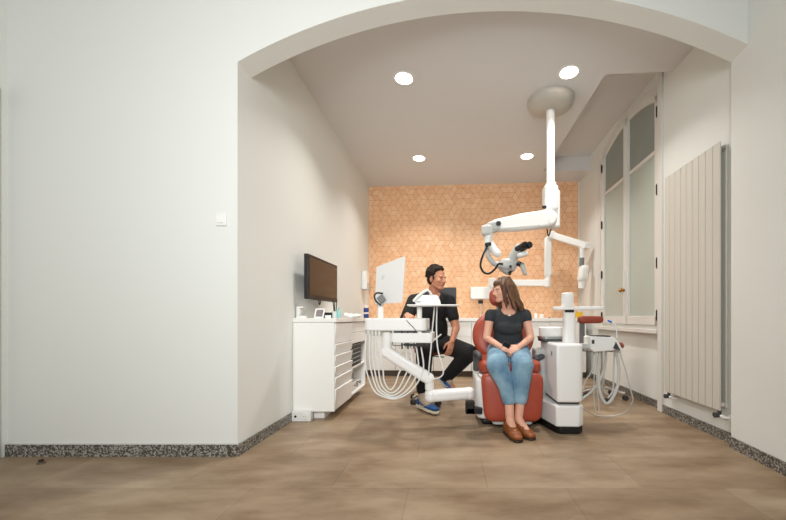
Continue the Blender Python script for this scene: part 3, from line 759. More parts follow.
# ------------------------------------------------------------------ dental water unit (tower)
tw = thing('dental_tower', 'white dental unit tower with spittoon and cup column right of chair', 'dental unit', (1.03, 3.27, 0))
X0, X1, Y0, Y1 = .92, 1.158, 3.0, 3.56
MB().prism([(X0+.0, Y0+.03), (X0+.03, Y0), (X1-.05, Y0), (X1, Y0+.05), (X1, Y1), (.82, Y1+.05), (.82, 3.36)], 0, .062).build('plinth', M['black'], tw, bevel=.006)
MB().prism([(X0-.005, Y0+.0), (X1-.05, Y0-.01), (X1+.005, Y0+.04), (X1+.005, Y1), (.84, Y1), (.84, 3.30)], .062, .245).build('lower_box', M['white'], tw, bevel=.015)
MB().rrect(X0+.03, X1-.02, Y0+.06, Y1-.03, .245, .275, .02).build('shadow_gap', M['dgrey'], tw)
MB().prism([(X0, Y0), (X1-.06, Y0-.01), (X1-.02, Y0+.01), (X1, Y0+.05), (X1, Y1), (X0, Y1)], .272, .775).build('tower_body', M['white'], tw, bevel=.018)
MB().box(.835, X0+.02, 3.40, 3.58, .06, .70).build('link_panel', M['lgrey'], tw, bevel=.02)
MB().box(X0-.002, X0+.001, 3.14, 3.17, .66, .70).build('badge', M['grey'], tw)
MB().rrect(1.055, 1.16, 3.20, 3.30, .77, 1.075, .035).build('column', M['white'], tw, bevel=.006)
# spittoon
sx, sy = .985, 3.42
MB().rrect(sx-.105, sx+.09, sy-.11, sy+.11, .773, .80, .04).build('bowl_foot', M['dgrey'], tw, bevel=.006)
MB().rrect(sx-.11, sx+.10, sy-.115, sy+.115, .80, .822, .05).build('bowl_ring', M['steel'], tw)
MB().lathe([(.105, .822), (.112, .84), (.112, .905), (.104, .912), (.098, .905), (.08, .85), (.02, .835)], (sx, sy, 0)).build('spittoon_bowl', M['plast'], tw)
# tray arm and cup column
MB().rrect(.955, 1.425, 3.17, 3.31, 1.075, 1.105, .065).build('tray', M['white'], tw, bevel=.006)
MB().rrect(1.06, 1.14, 3.19, 3.26, 1.052, 1.076, .02).build('tray_bracket', M['black'], tw)
MB().lathe([(.052, 1.105), (.055, 1.11), (.055, 1.225), (.045, 1.232), (.0, 1.232)], (1.085, 3.22, 0)).build('cup_column', M['white'], tw)
# assistant element on a swing arm
MB().bar((1.13, 3.30, .735), (1.30, 3.30, .735), .06, .05).build('swing_arm', M['lgrey'], tw, bevel=.01)
a, b = P(587, 350.5, 3.25), P(620, 338, 3.25)
q = MB(); zt = .82
q.prism([(1.285, .838), (1.31, .845), (1.50, .835), (1.545, .79), (1.59, .70), (1.565, .695), (1.525, .728), (1.49, .715), (1.32, .70), (1.285, .73)], 3.19, 3.36)
q.map(lambda v: (v.x, v.z, v.y-.012)); ae = q.build('assistant_holder', M['plast'], tw, bevel=.008)
MB().box(1.315, 1.475, 3.205, 3.34, .826, .838).build('keypad', M['dgrey'], ae)
MB().box(1.295, 1.318, 3.184, 3.19, .765, .80).build('badge', M['dgrey'], ae)
q = MB(); q.prism([(1.49, .735), (1.515, .795), (1.56, .71)], 3.186, 3.19); q.map(lambda v: (v.x, v.z, v.y-.012)); q.build('holder_slot', M['dgrey'], ae)
# hoses of the assistant element
def hose(pts, r, m='ghose', par=tw, name='hose'): return MB().tube([P(*p) for p in pts], r, seg=10).build(name, M[m], par)
hose([(600, 350, 3.28), (598.5, 365, 3.28), (599.5, 390, 3.25), (605.5, 403, 3.22), (612, 399, 3.22), (618, 384, 3.24), (618.5, 365, 3.28), (615.5, 350, 3.30)], .0145)
hose([(606, 350, 3.30), (604, 370, 3.33), (595, 388, 3.33), (582, 399, 3.30), (577, 402, 3.30)], .012)
hose([(593.5, 350, 3.26), (592, 370, 3.3), (586, 380, 3.35), (582, 390, 3.36), (577, 396, 3.36)], .006)
hose([(596, 350, 3.24), (594, 380, 3.24), (594.5, 405, 3.22), (598, 412.5, 3.21), (599, 405, 3.22), (597, 385, 3.25), (596, 352, 3.27)], .004)
hose([(619, 350, 3.26), (626, 372, 3.25), (632, 395, 3.25), (632.5, 403, 3.28), (626, 412, 3.40), (612, 416, 3.52), (596, 415.5, 3.52), (585, 409, 3.40), (577, 402, 3.32)], .006)
hose([(614.5, 350, 3.34), (613.5, 370, 3.34), (613, 390, 3.32), (608, 398, 3.30)], .008)
for px, py in ((594, 345), (600, 345), (606, 345), (616, 345)):
    MB().cyl(P(px, 346, 3.28), P(px-.4, 355, 3.28), .013, .011).build('handpiece', M['lgrey'], ae)
# blue tipped suction tip
q = MB(); q.tube([P(617, 338, 3.27), P(616.5, 331, 3.27), P(615.5, 325, 3.27), P(611, 322, 3.27)], .006); q.build('saliva_ejector', M['translucent'], ae)
MB().cap(P(611, 322, 3.27), P(608.5, 320.8, 3.27), .010, .009).build('ejector_tip', M['tip'], ae)

# ------------------------------------------------------------------ delivery cart on its folding arm
ct = thing('instrument_cart', 'white dentist instrument cart on a folding arm, hose loops below', 'instrument cart', P(470, 412, 3.25))
D = 3.16
q = MB(); q.bar(P(470, 413, 3.25), P(470, 401, 3.25), .085, .085, (0, 1, 0)); q.bar(P(466.2, 410, 3.25), P(482, 410, 3.25), .085, .055); q.build('floor_bracket', M['black'], ct, bevel=.006)
q = MB(); z0, z1 = P(450, 400.5, 3.2).z, P(450, 388.5, 3.2).z
p1, p2 = P(431, 394.5, 3.15), P(468.5, 395.5, 3.25); p1.z = p2.z = (z0+z1)/2
q.bar(p1, p2, .115, z1-z0-.006)
for p in (p1, p2): q.cyl((p.x, p.y, z0), (p.x, p.y, z1), .057, seg=28)
q.build('lower_arm', M['white'], ct, bevel=.034)
MB().cyl(P(429.5, 390, 3.15), P(429.5, 381, 3.15), .040).build('joint', M['white'], ct, bevel=.006)
q = MB(); p1, p2 = P(387, 352, D), P(428.5, 378.5, 3.15)
q.bar(p1, p2, .085, .105); q.cyl(p1+V((0, .043, 0)), p1-V((0, .043, 0)), .056); q.cyl(p2+V((0, .043, 0)), p2-V((0, .043, 0)), .052)
q.build('upper_arm', M['white'], ct, bevel=.028)
q = MB(); q.cyl(P(387, 356, D), P(387, 331, D), .042, .046); q.build('column', M['white'], ct, bevel=.008)
# table: long box, rounded end to the right
tz0, tz1 = P(380, 331, 3.05).z, P(380, 318.3, 3.05).z
xl, xr = P(364.5, 0, 3.08).x, P(427, 0, 3.08).x
MB().rrect(xl, xr, 3.06, 3.52, tz0, tz1, .05).build('table', M['white'], ct, bevel=.012)
MB().rrect(P(391, 0, 3.1).x, P(433, 0, 3.1).x, 3.08, 3.46, P(0, 343, 3.1).z, P(0, 333, 3.1).z, .03).build('lower_module', M['white'], ct, bevel=.008)
MB().rrect(P(393, 0, 3.1).x, P(429, 0, 3.1).x, 3.12, 3.40, P(0, 333.5, 3.1).z, tz0+.002, .02).build('shadow_gap', M['grey'], ct)
for px in (366, 370.5, 374, 377.5, 381, 402, 408, 414):
    MB().cyl(P(px, 330, 3.10), P(px, 336 if px < 390 else 349, 3.10), .009, .007).build('hose_socket', M['lgrey'] if px < 390 else M['dgrey'], ct)
q = MB(); q.bar(P(404, 344.5, 3.09), P(424, 345.5, 3.09), .05, .02); q.build('handpiece_rack', M['black'], ct, bevel=.003)
MB().tube([P(392.5, 342, 3.08), P(393, 345, 3.07), P(398, 345.6, 3.07), P(405, 344.5, 3.07)], .0035).build('rack_wire', M['dgrey'], ct)
MB().cyl(P(434, 340, 3.08), P(441, 334.5, 3.0), .008, .006).build('handle', M['white'], ct)
# monitor post with clamp
MB().cyl(P(380.5, 320, 3.2), P(380.5, 300, 3.2), .026).build('monitor_post', M['white'], ct)
q = MB(); q.bar(P(379, 301, 3.15), P(384, 297, 3.15), .05, .06); q.build('clamp', M['grey'], ct, bevel=.006)
MB().tube([P(383, 293.5, 3.1), P(377, 293, 3.1), P(374.5, 296, 3.1), P(376, 301, 3.1), P(380.5, 305, 3.13)], .008).build('cable', M['black'], ct)
# tray post, tray
MB().cyl(P(419.5, 342, 3.12), P(419.5, 306, 3.12), .023).build('tray_post', M['white'], ct)
tz = P(430, 305.2, 3.1).z
MB().rrect(P(408, 0, 3.1).x, P(459, 0, 3.1).x, 3.0, 3.26, tz-.008, tz+.004, .02).build('tray', M['plast'], ct, bevel=.003)
# hoses: loops from the left edge of the table down and back up under it
for k, (xa, xb, yb) in enumerate(((366, 424, 399.5), (370, 419, 398), (373, 413, 396), (376.5, 408, 393.5), (381, 401, 390))):
    dd = 3.08+.012*k; mid = (xa+xb)/2; w = xb-xa
    MB().tube([P(xa, 334, dd), P(xa-.8, 352, dd), P(xa+.3+k*.4, 370-k*1.5, dd), P(xa+w*.14, yb-9-k*.5, dd), P(xa+w*.33, yb-2.3, dd), P(xa+w*.52, yb-.8, dd+.01), P(xa+w*.72, yb-6, dd+.02), P(xa+w*.88, yb-16, dd+.03), P(xb-.5, 368, dd+.03), P(xb-3+k*.3, 346, dd+.03)], .0068).build('hose', M['hose'], ct)
MB().tube([P(434.5, 306, 3.2), P(433.5, 318, 3.14), P(432, 333, 3.05), P(431, 348, 3.04), P(429.5, 362, 3.05), P(428.5, 375, 3.08)], .006).build('hose', M['hose'], ct)
MB().tube([P(437, 306, 3.2), P(436.5, 330, 3.06), P(438, 350, 3.03), P(442.5, 366, 3.02), P(443, 374, 3.02), P(438.5, 378, 3.03), P(433, 379, 3.05)], .006).build('hose', M['hose'], ct)
MB().tube([P(405.5, 318.2, 3.08), P(408, 322, 3.045), P(413, 327, 3.045), P(417, 332, 3.045)], .003).build('wire', M['dgrey'], ct)
# cart monitor seen from behind
t = thing('cart_monitor', 'large white screen seen from behind on the instrument cart', 'monitor', P(380, 300, 3.2))
TL, TR, BR, BLc = P(376, 266.6, 3.27), P(405.2, 255.4, 3.0), P(402.3, 303, 3.02), P(374.5, 304.7, 3.26)
nv = (TR-BLc).cross(TL-BR).normalized()
if nv.y > 0: nv = -nv
q = MB()
vs = [TL, TR, BR, BLc]; vs2 = [v*.9+(TL+TR+BR+BLc)/4*.1-nv*.024 for v in vs]
q._faces(vs+vs2, [(0, 1, 2, 3), (7, 6, 5, 4), (0, 4, 5, 1), (1, 5, 6, 2), (2, 6, 7, 3), (3, 7, 4, 0)])
mo = q.build('housing', M['white'], t, bevel=.008)
cc = (TL+TR+BR+BLc)/4; ux = (TR-TL).normalized(); uy = (TL-BLc).normalized()
MB().obox(cc-nv*.0245, ux*(TR-TL).length*.40, uy*.15, nv*.0012).build('screen', M['screen'], t)
lg = cc+uy*.075-ux*.09+nv*.001
q = MB(); q.obox(lg, ux*.022, uy*.0025, nv*.0006); q.obox(lg-uy*.018-ux*.010, ux*.012, uy*.0025, nv*.0006); q.obox(lg-uy*.018+ux*.015, ux*.007, uy*.0025, nv*.0006); q.build('badge', M['lgrey'], t)
q = MB(); q.bar(cc-uy*.20+nv*.01-ux*.10, P(381, 299, 3.2), .05, .03); q.build('mount', M['lgrey'], t, bevel=.004)
# device on the tray
t = thing('curing_device', 'white table-top device with a bent handle on the cart tray', 'device', P(428, 304, 3.13))
a, b = P(415.5, 304.3, 3.08), P(439.5, 295, 3.08)
zb = tz+.004
q = MB(); q.prism([(a.x, zb), (b.x+.01, zb), (b.x+.006, zb+.03), (b.x-.012, b.z-.01), (b.x-.03, b.z), (a.x+.02, b.z-.004), (a.x, b.z-.02)], 3.05, 3.22); q.map(lambda v: (v.x, v.z, v.y)); q.build('casing', M['plast'], t, bevel=.01)
MB().box(a.x+.01, a.x+.05, 3.047, 3.051, zb+.02, zb+.026).build('slot', M['dgrey'], t)
q = MB(); q.chain([P(414, 300.5, 3.04), P(418, 296.5, 3.04), P(424, 291.5, 3.04), P(427.5, 290, 3.04), P(430, 292, 3.05), P(433.5, 297.5, 3.06)], [.013, .015, .013, .010, .009, .009]); q.build('handpiece', M['plast'], t, fuse=.004, smooth_it=2)

# ------------------------------------------------------------------ rolling stools
def stool(t, c, zseat, matl, rot, legr=.29, sr=.19):
    cx, cy = c
    MB().lathe([(.05, .0), (.17, .0), (sr-.005, .02), (sr, .045), (sr-.02, .075), (.10, .09), (.0, .092)], (cx, cy, zseat-.09)).build('seat', matl, t)
    MB().lathe([(.03, 0), (.12, .0), (.12, .012), (.03, .016)], (cx, cy, zseat-.107)).build('seat_plate', M['black'], t)
    MB().cyl((cx, cy, .10), (cx, cy, .36), .028).build('gas_column', M['chrome'], t)
    MB().cyl((cx, cy, .34), (cx, cy, zseat-.10), .018).build('piston', M['chrome'], t)
    MB().cap((cx+.02, cy-.03, zseat-.12), (cx+.17, cy-.10, zseat-.125), .006).build('lever', M['black'], t)
    for k in range(5):
        a = rot+2*math.pi*k/5; e = V((cx+legr*math.cos(a), cy+legr*math.sin(a), 0))
        lg = MB().bar(V((cx, cy, .135)), e+V((0, 0, .085)), .04, .022).build('leg', M['chrome'], t, bevel=.006)
        tn = V((-math.sin(a+.5), math.cos(a+.5), 0))
        q = MB()
        for s_ in (-1, 1): q.cyl(e+V((0, 0, .03))+tn*s_*.008, e+V((0, 0, .03))+tn*s_*.026, .029, seg=18)
        w = q.build('caster', M['dgrey'], lg)
        MB().cyl(e+V((0, 0, .03)), e+V((0, 0, .095)), .008).build('caster_stem', M['steel'], lg)
MC = (P(430, 0, 4.22).x, 4.20)
t = thing('dentist_stool', 'rolling chrome stool with terracotta seat under the man', 'stool', (*MC, 0))
stool(t, MC, .665, M['stoolred'], math.radians(-65), legr=.25)
AC = (1.90, 4.36)
t = thing('assistant_stool', 'empty rolling stool with terracotta seat and backrest beside the window', 'stool', (*AC, 0))
stool(t, AC, .71, M['stoolred'], math.radians(-100), legr=.26, sr=.25)
b0 = P(578.5, 0, 4.22).x
q = MB(); q.sup(((P(590.2, 0, 4.22).x), 4.22, P(0, 319.7, 4.22).z), V((.15, 0, 0)), V((0, .05, 0)), V((0, 0, .045)), .45, .5); q.build('backrest', M['stoolred'], t)
q = MB(); q.bar((b0+.05, 4.24, P(0, 322, 4.22).z), (b0+.05, 4.24, .60), .06, .03, (0, 1, 0)); q.bar((b0+.05, 4.24, .605), (AC[0]-.05, 4.27, .585), .06, .02); q.build('back_post', M['grey'], t, bevel=.006)

# ------------------------------------------------------------------ people
def frame(f, u):
    f = V(f).normalized(); r = f.cross(V(u)).normalized(); return r, f, r.cross(f).normalized()
def head(mb, c, F, s, fem=False):
    R, Fw, U = F; c = V(c)
    L = lambda x, y, z: c+(R*x+Fw*y+U*z)*s
    E = lambda x, y, z, a, b, d: mb.ell(L(x, y, z), a*s, b*s, d*s, F)
    E(0, -.012, .035, .076, .096, .086); E(0, .028, -.022, .064, .066, .086)
    E(0, .066, -.090, .028, .024, .021)
    for k in (-1, 1):
        mb.cap(L(.050*k, .0, -.055), L(.018*k, .062, -.092), .021*s, .019*s)
        E(.036*k, .056, -.022, .026, .030, .026)
        E(.077*k, -.010, -.008, .010, .019, .031)
        E(.011*k, .096, -.033, .010, .011, .008)
    mb.cap(L(-.034, .077, .020), L(.034, .077, .020), .013*s)
    mb.cap(L(0, .086, .010), L(0, .110, -.026), .0085*s, .0115*s)
    mb.cap(L(-.014, .086, -.056), L(.014, .086, -.056), .010*s)
    return L
def face_bits(L, F, s, body, browm):
    R, Fw, U = F
    for k in (-1, 1):
        e = MB().ell(L(.031*k, .078, -.002), .0105*s, .0115*s, .0058*s, F).build('eye', M['eye'], body)
        MB().ell(L(.031*k, .0855, -.002),   .0045*s, .004*s, .0045*s, F).build('iris', M['iris'], e)
        MB().chain([L(.016*k, .092, .016), L(.032*k, .089, .021), L(.049*k, .076, .016)], [.003*s, .004*s, .0025*s]).build('eyebrow', browm, body)
    MB().chain([L(-.021, .088, -.057), L(0, .097, -.056), L(.021, .088, -.057)], [.004*s, .0065*s, .004*s]).build('lips', M['lip'], body)
def hand(mb, w, d, n, th, curl=.5, s=1.0):
    """w wrist, d towards the fingertips, n back of the hand, th thumb side (+1/-1 along d x n)"""
    d = V(d).normalized(); n = V(n); n = (n-d*n.dot(d)).normalized(); sd = d.cross(n)*th
    w = V(w)
    mb.sup(w+d*.048*s, d*.055*s, sd*.040*s, n*.016*s, .8, .8, 20, 10)
    for i, (o, l) in enumerate(((.030, .072), (.010, .080), (-.010, .074), (-.029, .058))):
        p = w+d*.088*s+sd*o*s; a = 0; r = .0088*s
        mb.cap(w+d*.05*s+sd*o*.7*s, p, r*1.1, r)
        for fr_, bend in ((.45, curl*.8), (.32, curl*1.1), (.23, curl*.7)):
            a += bend; q = p+(d*math.cos(a)-n*math.sin(a)+sd*o*.6)*l*fr_*s
            mb.cap(p, q, r, r*.92); p = q; r *= .92
    p0 = w+d*.018*s+sd*.026*s; p1 = p0+(d*.65+sd*.65-n*.25).normalized()*.042*s; p2 = p1+(d*.9+sd*.2-n*.3).normalized()*.032*s; p3 = p2+(d-n*.4-sd*.1).normalized()*.024*s
    mb.chain([p0, p1, p2, p3], [.014*s, .0115*s, .0105*s, .0085*s])

# ---- the man
man = thing('person', 'seated man in black scrubs and blue sneakers, elbow at the cart', 'person', (MC[0], MC[1], 0))
S = 1.14
HF = frame((.80, -.60, -.05), (0.03, .0, 1))
hcen = P(436.8, 279.2, 4.10)
neck0 = P(433.5, 293.5, 4.18); neck1 = P(435, 284, 4.13)
shL, shR = P(414, 301, 4.14), P(449, 300.5, 4.16)
elL, haL = P(404.5, 324, 3.90), P(406.5, 316.0, 3.60)
elR, haR = P(456, 328, 4.08), P(452, 341.5, 3.93)
hipL, hipR = P(426, 343, 4.18), P(442, 343.5, 4.18)
knL, anL = P(424.5, 351, 3.74), P(422.8, 398, 3.80)
knR, anR = P(469, 353, 3.90), P(446, 378, 4.10)
pel = (hipL+hipR)/2; chest = (shL+shR)/2+V((0, .0, -.10)); waist = pel*.6+chest*.4
b = MB()
L = head(b, hcen, HF, S)
b.chain([neck1+V((0, .02, .03)), neck0, neck0+V((0, .01, -.06))], [.060, .066, .075])
def torso(b, g):
    b.sup(chest, V((.175+g, 0, 0)), V((0, .115+g, 0)), V((0, 0, .19+g)), .8, .9)
    b.sup(waist, V((.165+g, 0, 0)), V((0, .125+g, 0)), V((0, 0, .20+g)), .8, .9)
    b.sup(pel, V((.175+g, 0, 0)), V((0, .13+g, 0)), V((0, 0, .12+g)), .8, .9)
    for sh in (shL, shR):
        b.cap(neck0+V((0, .02, -.03)), sh+V((0, 0, .0)), .055+g, .068+g)
torso(b, 0)
b.chain([shL, elL, haL+V((0, .06, .01))], [.062, .048, .030]); b.chain([shR, elR, haR], [.062, .048, .031])
hand(b, haL+V((0, .05, .012)), V((.25, -.95, -.08)), V((0, 0, 1)), -1, .25, 1.05)
hand(b, haR, V((-.22, -.25, -.9)), V((.55, -.8, .1)), 1, .35, 1.08)
b.chain([hipL, knL, anL], [.095, .062, .042]); b.chain([hipR, knR, anR], [.095, .062, .042])
def foot(b, an, toe, r=1.0):
    d = (V(toe)-V(an)); b.chain([an, V(an)+d*.4, V(an)+d*.75], [.040*r, .034*r, .024*r])
tL, tR = P(433.5, 409, 3.62), P(456, 389.5, 3.97)
foot(b, anL-V((0, 0, .03)), tL); foot(b, anR-V((0, 0, .03)), tR)
body = b.build('body', M['skin_m'], man, fuse=.0055, smooth_it=4)
face_bits(L, HF, S, body, M['hair_m'])
# hair
q = MB(); R_, F_, U_ = HF; rr = random.Random(11)
q.ell(L(0, -.030, .052), .084*S, .096*S, .084*S, HF)
q.ell(L(0, -.062, -.005), .062*S, .05*S, .06*S, HF)
for k in range(150):
    a = rr.uniform(0, 2*math.pi); ph = rr.uniform(-.3, 1.5)
    v = (math.cos(ph)*math.sin(a), math.cos(ph)*math.cos(a), math.sin(ph))
    if v[1] > .5 and v[2] < .55: continue
    if v[2] < .05 and v[1] > -.35: continue
    q.ell(L(.082*v[0], -.024+.104*v[1], .045+.092*v[2]), rr.uniform(.012, .024)*S)
q.build('hair', M['hair_m'], man, fuse=.005, smooth_it=1)
q = MB()
for k in (-1, 1): q.sup(L(.070*k, .010, .012), R_*.009*S, F_*.014*S, U_*.026*S, 1, 1)
q.build('sideburns', M['temple'], man)
# scrub top
q = MB(); torso(q, .012)
def slv(a, e, f, r0, r1): q.cap(a, V(a).lerp(V(e), f), r0, r1)
slv(shL, elL, .98, .084, .076); slv(shR, elR, .62, .078, .070)
for sh in (shL, shR): q.cap(neck0+V((0, .03, -.025)), sh, .072, .08)
top = q.build('scrub_top', M['scrub'], man, fuse=.006, smooth_it=5, cut=lambda v: v.y < neck0.y+.03 and abs(v.x-neck0.x-.02) < min(.062, (v.z-(neck0.z-.165))*.42) or ((v.x-neck0.x)**2+(v.y-neck0.y)**2 < .0058 and v.z > neck0.z-.02))
# trousers
q = MB(); q.sup(pel+V((0, 0, -.02)), V((.192, 0, 0)), V((0, .155, 0)), V((0, 0, .12)), .8, .9)
q.chain([hipL, knL, P(423, 389, 3.78)], [.120, .094, .074]); q.chain([hipR, knR, anR.lerp(knR, .04)], [.120, .100, .068])
q.cap(hipL.lerp(knL, .5), hipR.lerp(knR, .3), .07, .08)
q.build('trousers', M['trouser'], man, fuse=.008, smooth_it=5)
# sneakers
def sneaker(an, toe, up, g=1.18):
    an, toe, up = V(an), V(toe), V(up); d = (toe-an); d -= up*d.dot(up); ln = d.length; d.normalize(); sd = d.cross(up)
    hl = an-d*.05; fl = ln+.085
    base_ = hl+up*(-.0)
    q = MB()
    for t_, w_, h_ in ((.0, .034, .060), (.25, .036, .066), (.5, .040, .050), (.75, .044, .036), (.95, .036, .028)):
        q.sup(base_+d*fl*t_+up*(h_*.5-.035), d*.055, sd*w_*g, up*h_*.62*g, .8, .8, 16, 10)
    sh = q.build('sneaker', M['shoeblue'], man, fuse=.005, smooth_it=3)
    q = MB()
    for t_, w_ in ((.0, .037), (.25, .039), (.5, .043), (.75, .047), (.95, .040)):
        q.sup(base_+d*fl*t_-up*.052, d*.060, sd*w_*g, up*.016, .4, .8, 16, 8)
    q.build('sole', M['sole'], sh, fuse=.005, smooth_it=2)
    q = MB(); q.chain([base_+d*.04+up*.075, base_+d*.06+up*.045, base_+d*fl*.42+up*.022, base_+d*fl*.60+up*.006], [.052, .050, .036, .028]); q.build('tongue', M['sockw'], sh, fuse=.005, smooth_it=2)
    q = MB()
    pts = [base_+d*fl*x_+sd*w_*g*sg+up*z_ for sg in (-1,) for x_, w_, z_ in ((.62, .045, .0), (.45, .045, -.022), (.30, .042, -.026), (.18, .039, -.012))]
    pts2 = [base_+d*fl*x_+sd*w_*g+up*z_ for x_, w_, z_ in ((.62, .045, .0), (.45, .045, -.022), (.30, .042, -.026), (.18, .039, -.012))]
    q.tube(pts, [.003, .006, .008, .006, .003], 8, 5); q.tube(pts2, [.003, .006, .008, .006, .003], 8, 5); q.build('curved_stripe', M['sole'], sh)
    return sh
sneaker(V((anL.x, anL.y, .085)), V((tL.x, tL.y, .085)), V((0, 0, 1)))
sneaker(anR-V((0, 0, .03)), tR, V((.55, -.25, .8)).normalized())

MB().chain([P(423.5, 392, 3.78), P(425, 400, 3.73), P(428, 404, 3.68)], [.058, .054, .036]).build('sock', M['sockw'], man, fuse=.006, smooth_it=2)
MB().chain([anR+V((0, 0, .01)), anR-V((-.01, 0, .035)), anR.lerp(tR, .42)+V((.0, .0, 0.01))], [.050, .046, .026]).build('sock', M['sockw'], man, fuse=.006, smooth_it=2)
# ---- the woman
wo = thing('person', 'woman in charcoal tee and light jeans sitting on the dental chair', 'person', (XC, 3.5, 0))
S = 1.0
HF = frame((-.93, -.36, -.06), (0, .03, 1))
hcen = P(503.3, 291, 3.46)
neck1, neck0 = P(507, 303, 3.48), P(507.5, 311, 3.50)
shL, shR = P(490.5, 314.5, 3.47), P(525.5, 314.5, 3.47)
elL, elR = P(486.8, 338, 3.42), P(530.5, 338, 3.42)
haL, haR = P(501, 347, 3.22), P(519, 347, 3.22)
hipL, hipR = P(500, 351, 3.52), P(516.5, 351, 3.52)
knL, knR = P(497.5, 365.5, 3.06), P(522.5, 365.5, 3.06)
mdL, mdR = P(505.5, 384, 3.02), P(521.5, 384, 3.03)
anL, anR = P(510, 420, 2.97), P(518.5, 419, 3.0)
hemL, hemR = P(509, 399.5, 3.0), P(520.5, 399, 3.02)
pel = (hipL+hipR)/2; chest = (shL+shR)/2+V((0, .01, -.085)); waist = pel*.45+chest*.55
b = MB(); L = head(b, hcen, HF, S, True)
b.chain([neck1+V((-.01, 0, .03)), neck0, neck0+V((0, .01, -.05))], [.046, .050, .060])
def wtorso(b, g):
    b.sup(chest, V((.142+g, 0, 0)), V((0, .092+g, 0)), V((0, 0, .155+g)), .8, .9)
    b.sup(chest+V((0, -.062, -.045)), V((.112+g, 0, 0)), V((0, .062+g, 0)), V((0, 0, .062+g)), .9, .8)
    b.sup(waist+V((0, 0, -.03)), V((.138+g, 0, 0)), V((0, .092+g, 0)), V((0, 0, .15+g)), .8, .9)
    for sh in (shL, shR): b.cap(neck0+V((0, .005, -.03)), sh, .036+g, .044+g)
wtorso(b, 0)
b.sup(pel, V((.165, 0, 0)), V((0, .12, 0)), V((0, 0, .11)), .8, .9)
b.chain([shL, elL, haL], [.046, .037, .025]); b.chain([shR, elR, haR], [.046, .037, .025])
hand(b, haL, V((.9, -.22, -.34)), V((.25, -.75, .6)), -1, .55, .95)
hand(b, haR, V((-.9, -.18, -.38)), V((-.25, -.75, .6)), 1, .55, .95)
b.chain([hipL, knL, hemL, anL], [.085, .055, .042, .036]); b.chain([hipR, knR, hemR, anR], [.085, .055, .042, .036])
tL, tR = P(517, 438.5, 2.84), P(529.5, 434, 2.89)
for an, te in ((anL, tL), (anR, tR)): b.chain([an, an.lerp(te, .5)+V((0, 0, -.01)), V((te.x, te.y, max(te.z, .03)))], [.036, .034, .024])
body = b.build('body', M['skin_w'], wo, fuse=.005, smooth_it=4)
face_bits(L, HF, S, body, M['hair_w'])
# hair: cap and falling locks
q = MB(); rr = random.Random(21); R_, F_, U_ = HF
q.ell(L(0, -.024, .050), .088*S, .100*S, .086*S, HF)
q.ell(L(.012, .018, .072), .074*S, .076*S, .052*S, HF)
for k in range(80):
    a = rr.uniform(-2.45, 2.45)           # angle round the head measured from the back
    x_, y_ = math.sin(a), -math.cos(a)
    top_ = L(.045*x_, -.02+.05*y_, .125)
    side = L(.088*x_, -.022+.100*y_, .04)
    fall = rr.uniform(-.225, -.15) if y_ < .4 else rr.uniform(-.16, -.10)
    low = L(.100*x_+rr.uniform(-.014, .014), -.030+.105*y_*(.9 if y_ > .2 else 1.0)+rr.uniform(-.02, .01), -.06)
    end = L(.110*x_+rr.uniform(-.025, .025), -.040+.110*y_+rr.uniform(-.05, .01), fall)
    if y_ > .30: 
        low = L(.084*x_, .030, -.05); end = L(.088*x_, .012+rr.uniform(-.02, .02), fall); side = L(.086*x_, .045, .05)
    q.chain([top_, side, low, end], [.017*S, .017*S, .016*S, .008*S])
q.build('hair', M['hair_w'], wo, fuse=.005, smooth_it=2)
# tee
q = MB(); wtorso(q, .010)
q.cap(shL, shL.lerp(elL, .17), .056, .056); q.cap(shR, shR.lerp(elR, .17), .056, .056)
tee = q.build('t_shirt', M['tee'], wo, fuse=.006, smooth_it=5, cut=lambda v: ((v.x-neck0.x)/.072)**2+((v.z-neck0.z-.015)/.058)**2 < 1)
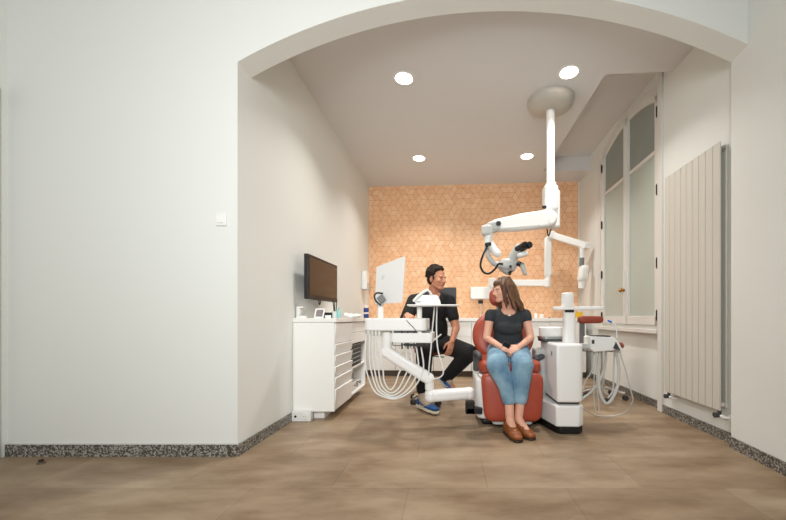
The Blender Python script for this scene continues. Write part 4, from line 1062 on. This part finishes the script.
# jeans
q = MB(); q.sup(pel+V((0, 0, .0)), V((.172, 0, 0)), V((0, .132, 0)), V((0, 0, .115)), .7, .9)
q.chain([hipL+V((-.02, 0, 0)), knL, mdL, hemL], [.112, .098, .072, .060]); q.chain([hipR+V((.02, 0, 0)), knR, mdR, hemR], [.112, .098, .074, .060])
q.cap(hipL, hipR, .105, .105)
jn = q.build('jeans', M['denim'], wo, fuse=.007, smooth_it=4)
MB().box(pel.x-.004, pel.x+.004, pel.y-.1385, pel.y-.134, pel.z+.03, pel.z+.04).build('button', M['brass'], jn)
# necklace
q = MB(); pts = []
for k in range(13):
    a = math.pi*(k/12-.5)*1.0
    pts.append(neck0+V((.064*math.sin(a), -.102*math.cos(a)-.004, -.002-.034*math.cos(a))))
q.tube(pts, .0035, 6, 3); nk = q.build('necklace', M['gold'], wo)
for k, r in ((2, .006), (4, .007), (6, .012), (8, .007), (10, .006)):
    MB().ell(pts[k]+V((0, -.004, -.007)), r).build('pendant', M['pearl'] if k == 6 else M['gold'], nk)
# loafers
for an, te in ((anL, tL), (anR, tR)):
    an = V((an.x, an.y, .0)); te = V((te.x, te.y, 0)); d = (te-an).normalized(); sd = d.cross(V((0, 0, 1))); fl = (te-an).length+.06; hl = an-d*.045
    q = MB()
    for t_, w_, h_ in ((.02, .033, .095), (.20, .036, .105), (.36, .038, .098), (.52, .040, .080), (.75, .043, .058), (.93, .035, .040)):
        q.sup(hl+d*fl*t_+V((0, 0, .014+h_*.5)), d*.052, sd*w_*1.22, V((0, 0, h_*.58)), .8, .85, 16, 10)
    sh = q.build('loafer', M['brown'], wo, fuse=.005, smooth_it=3)
    q = MB()
    for t_, w_ in ((.02, .036), (.22, .037), (.5, .041), (.75, .045), (.93, .038)): q.sup(hl+d*fl*t_+V((0, 0, .010)), d*.055, sd*w_*1.2, V((0, 0, .010)), .4, .85, 16, 8)
    q.build('sole', M['dsole'], sh, fuse=.005, smooth_it=1)
    q = MB()
    for t_ in (.36, .45, .54): q.tube([hl+d*fl*t_+sd*.03+V((0, 0, .066)), hl+d*fl*t_+V((0, 0, .086-.02*(t_-.3)/.25)), hl+d*fl*t_-sd*.03+V((0, 0, .066))], .004, 6, 3)
    q.build('laces', M['dsole'], sh)
# phone in her hands
pc = (haL+haR)/2+V((-.04, -.045, .022))
tag(MB().obox(pc, V((.030, 0, -.016)), V((.0, .007, .004)), V((.008, -.010, .018))).build('phone', M['black'], bevel=.004), "small black phone held in the woman's hands", 'phone')
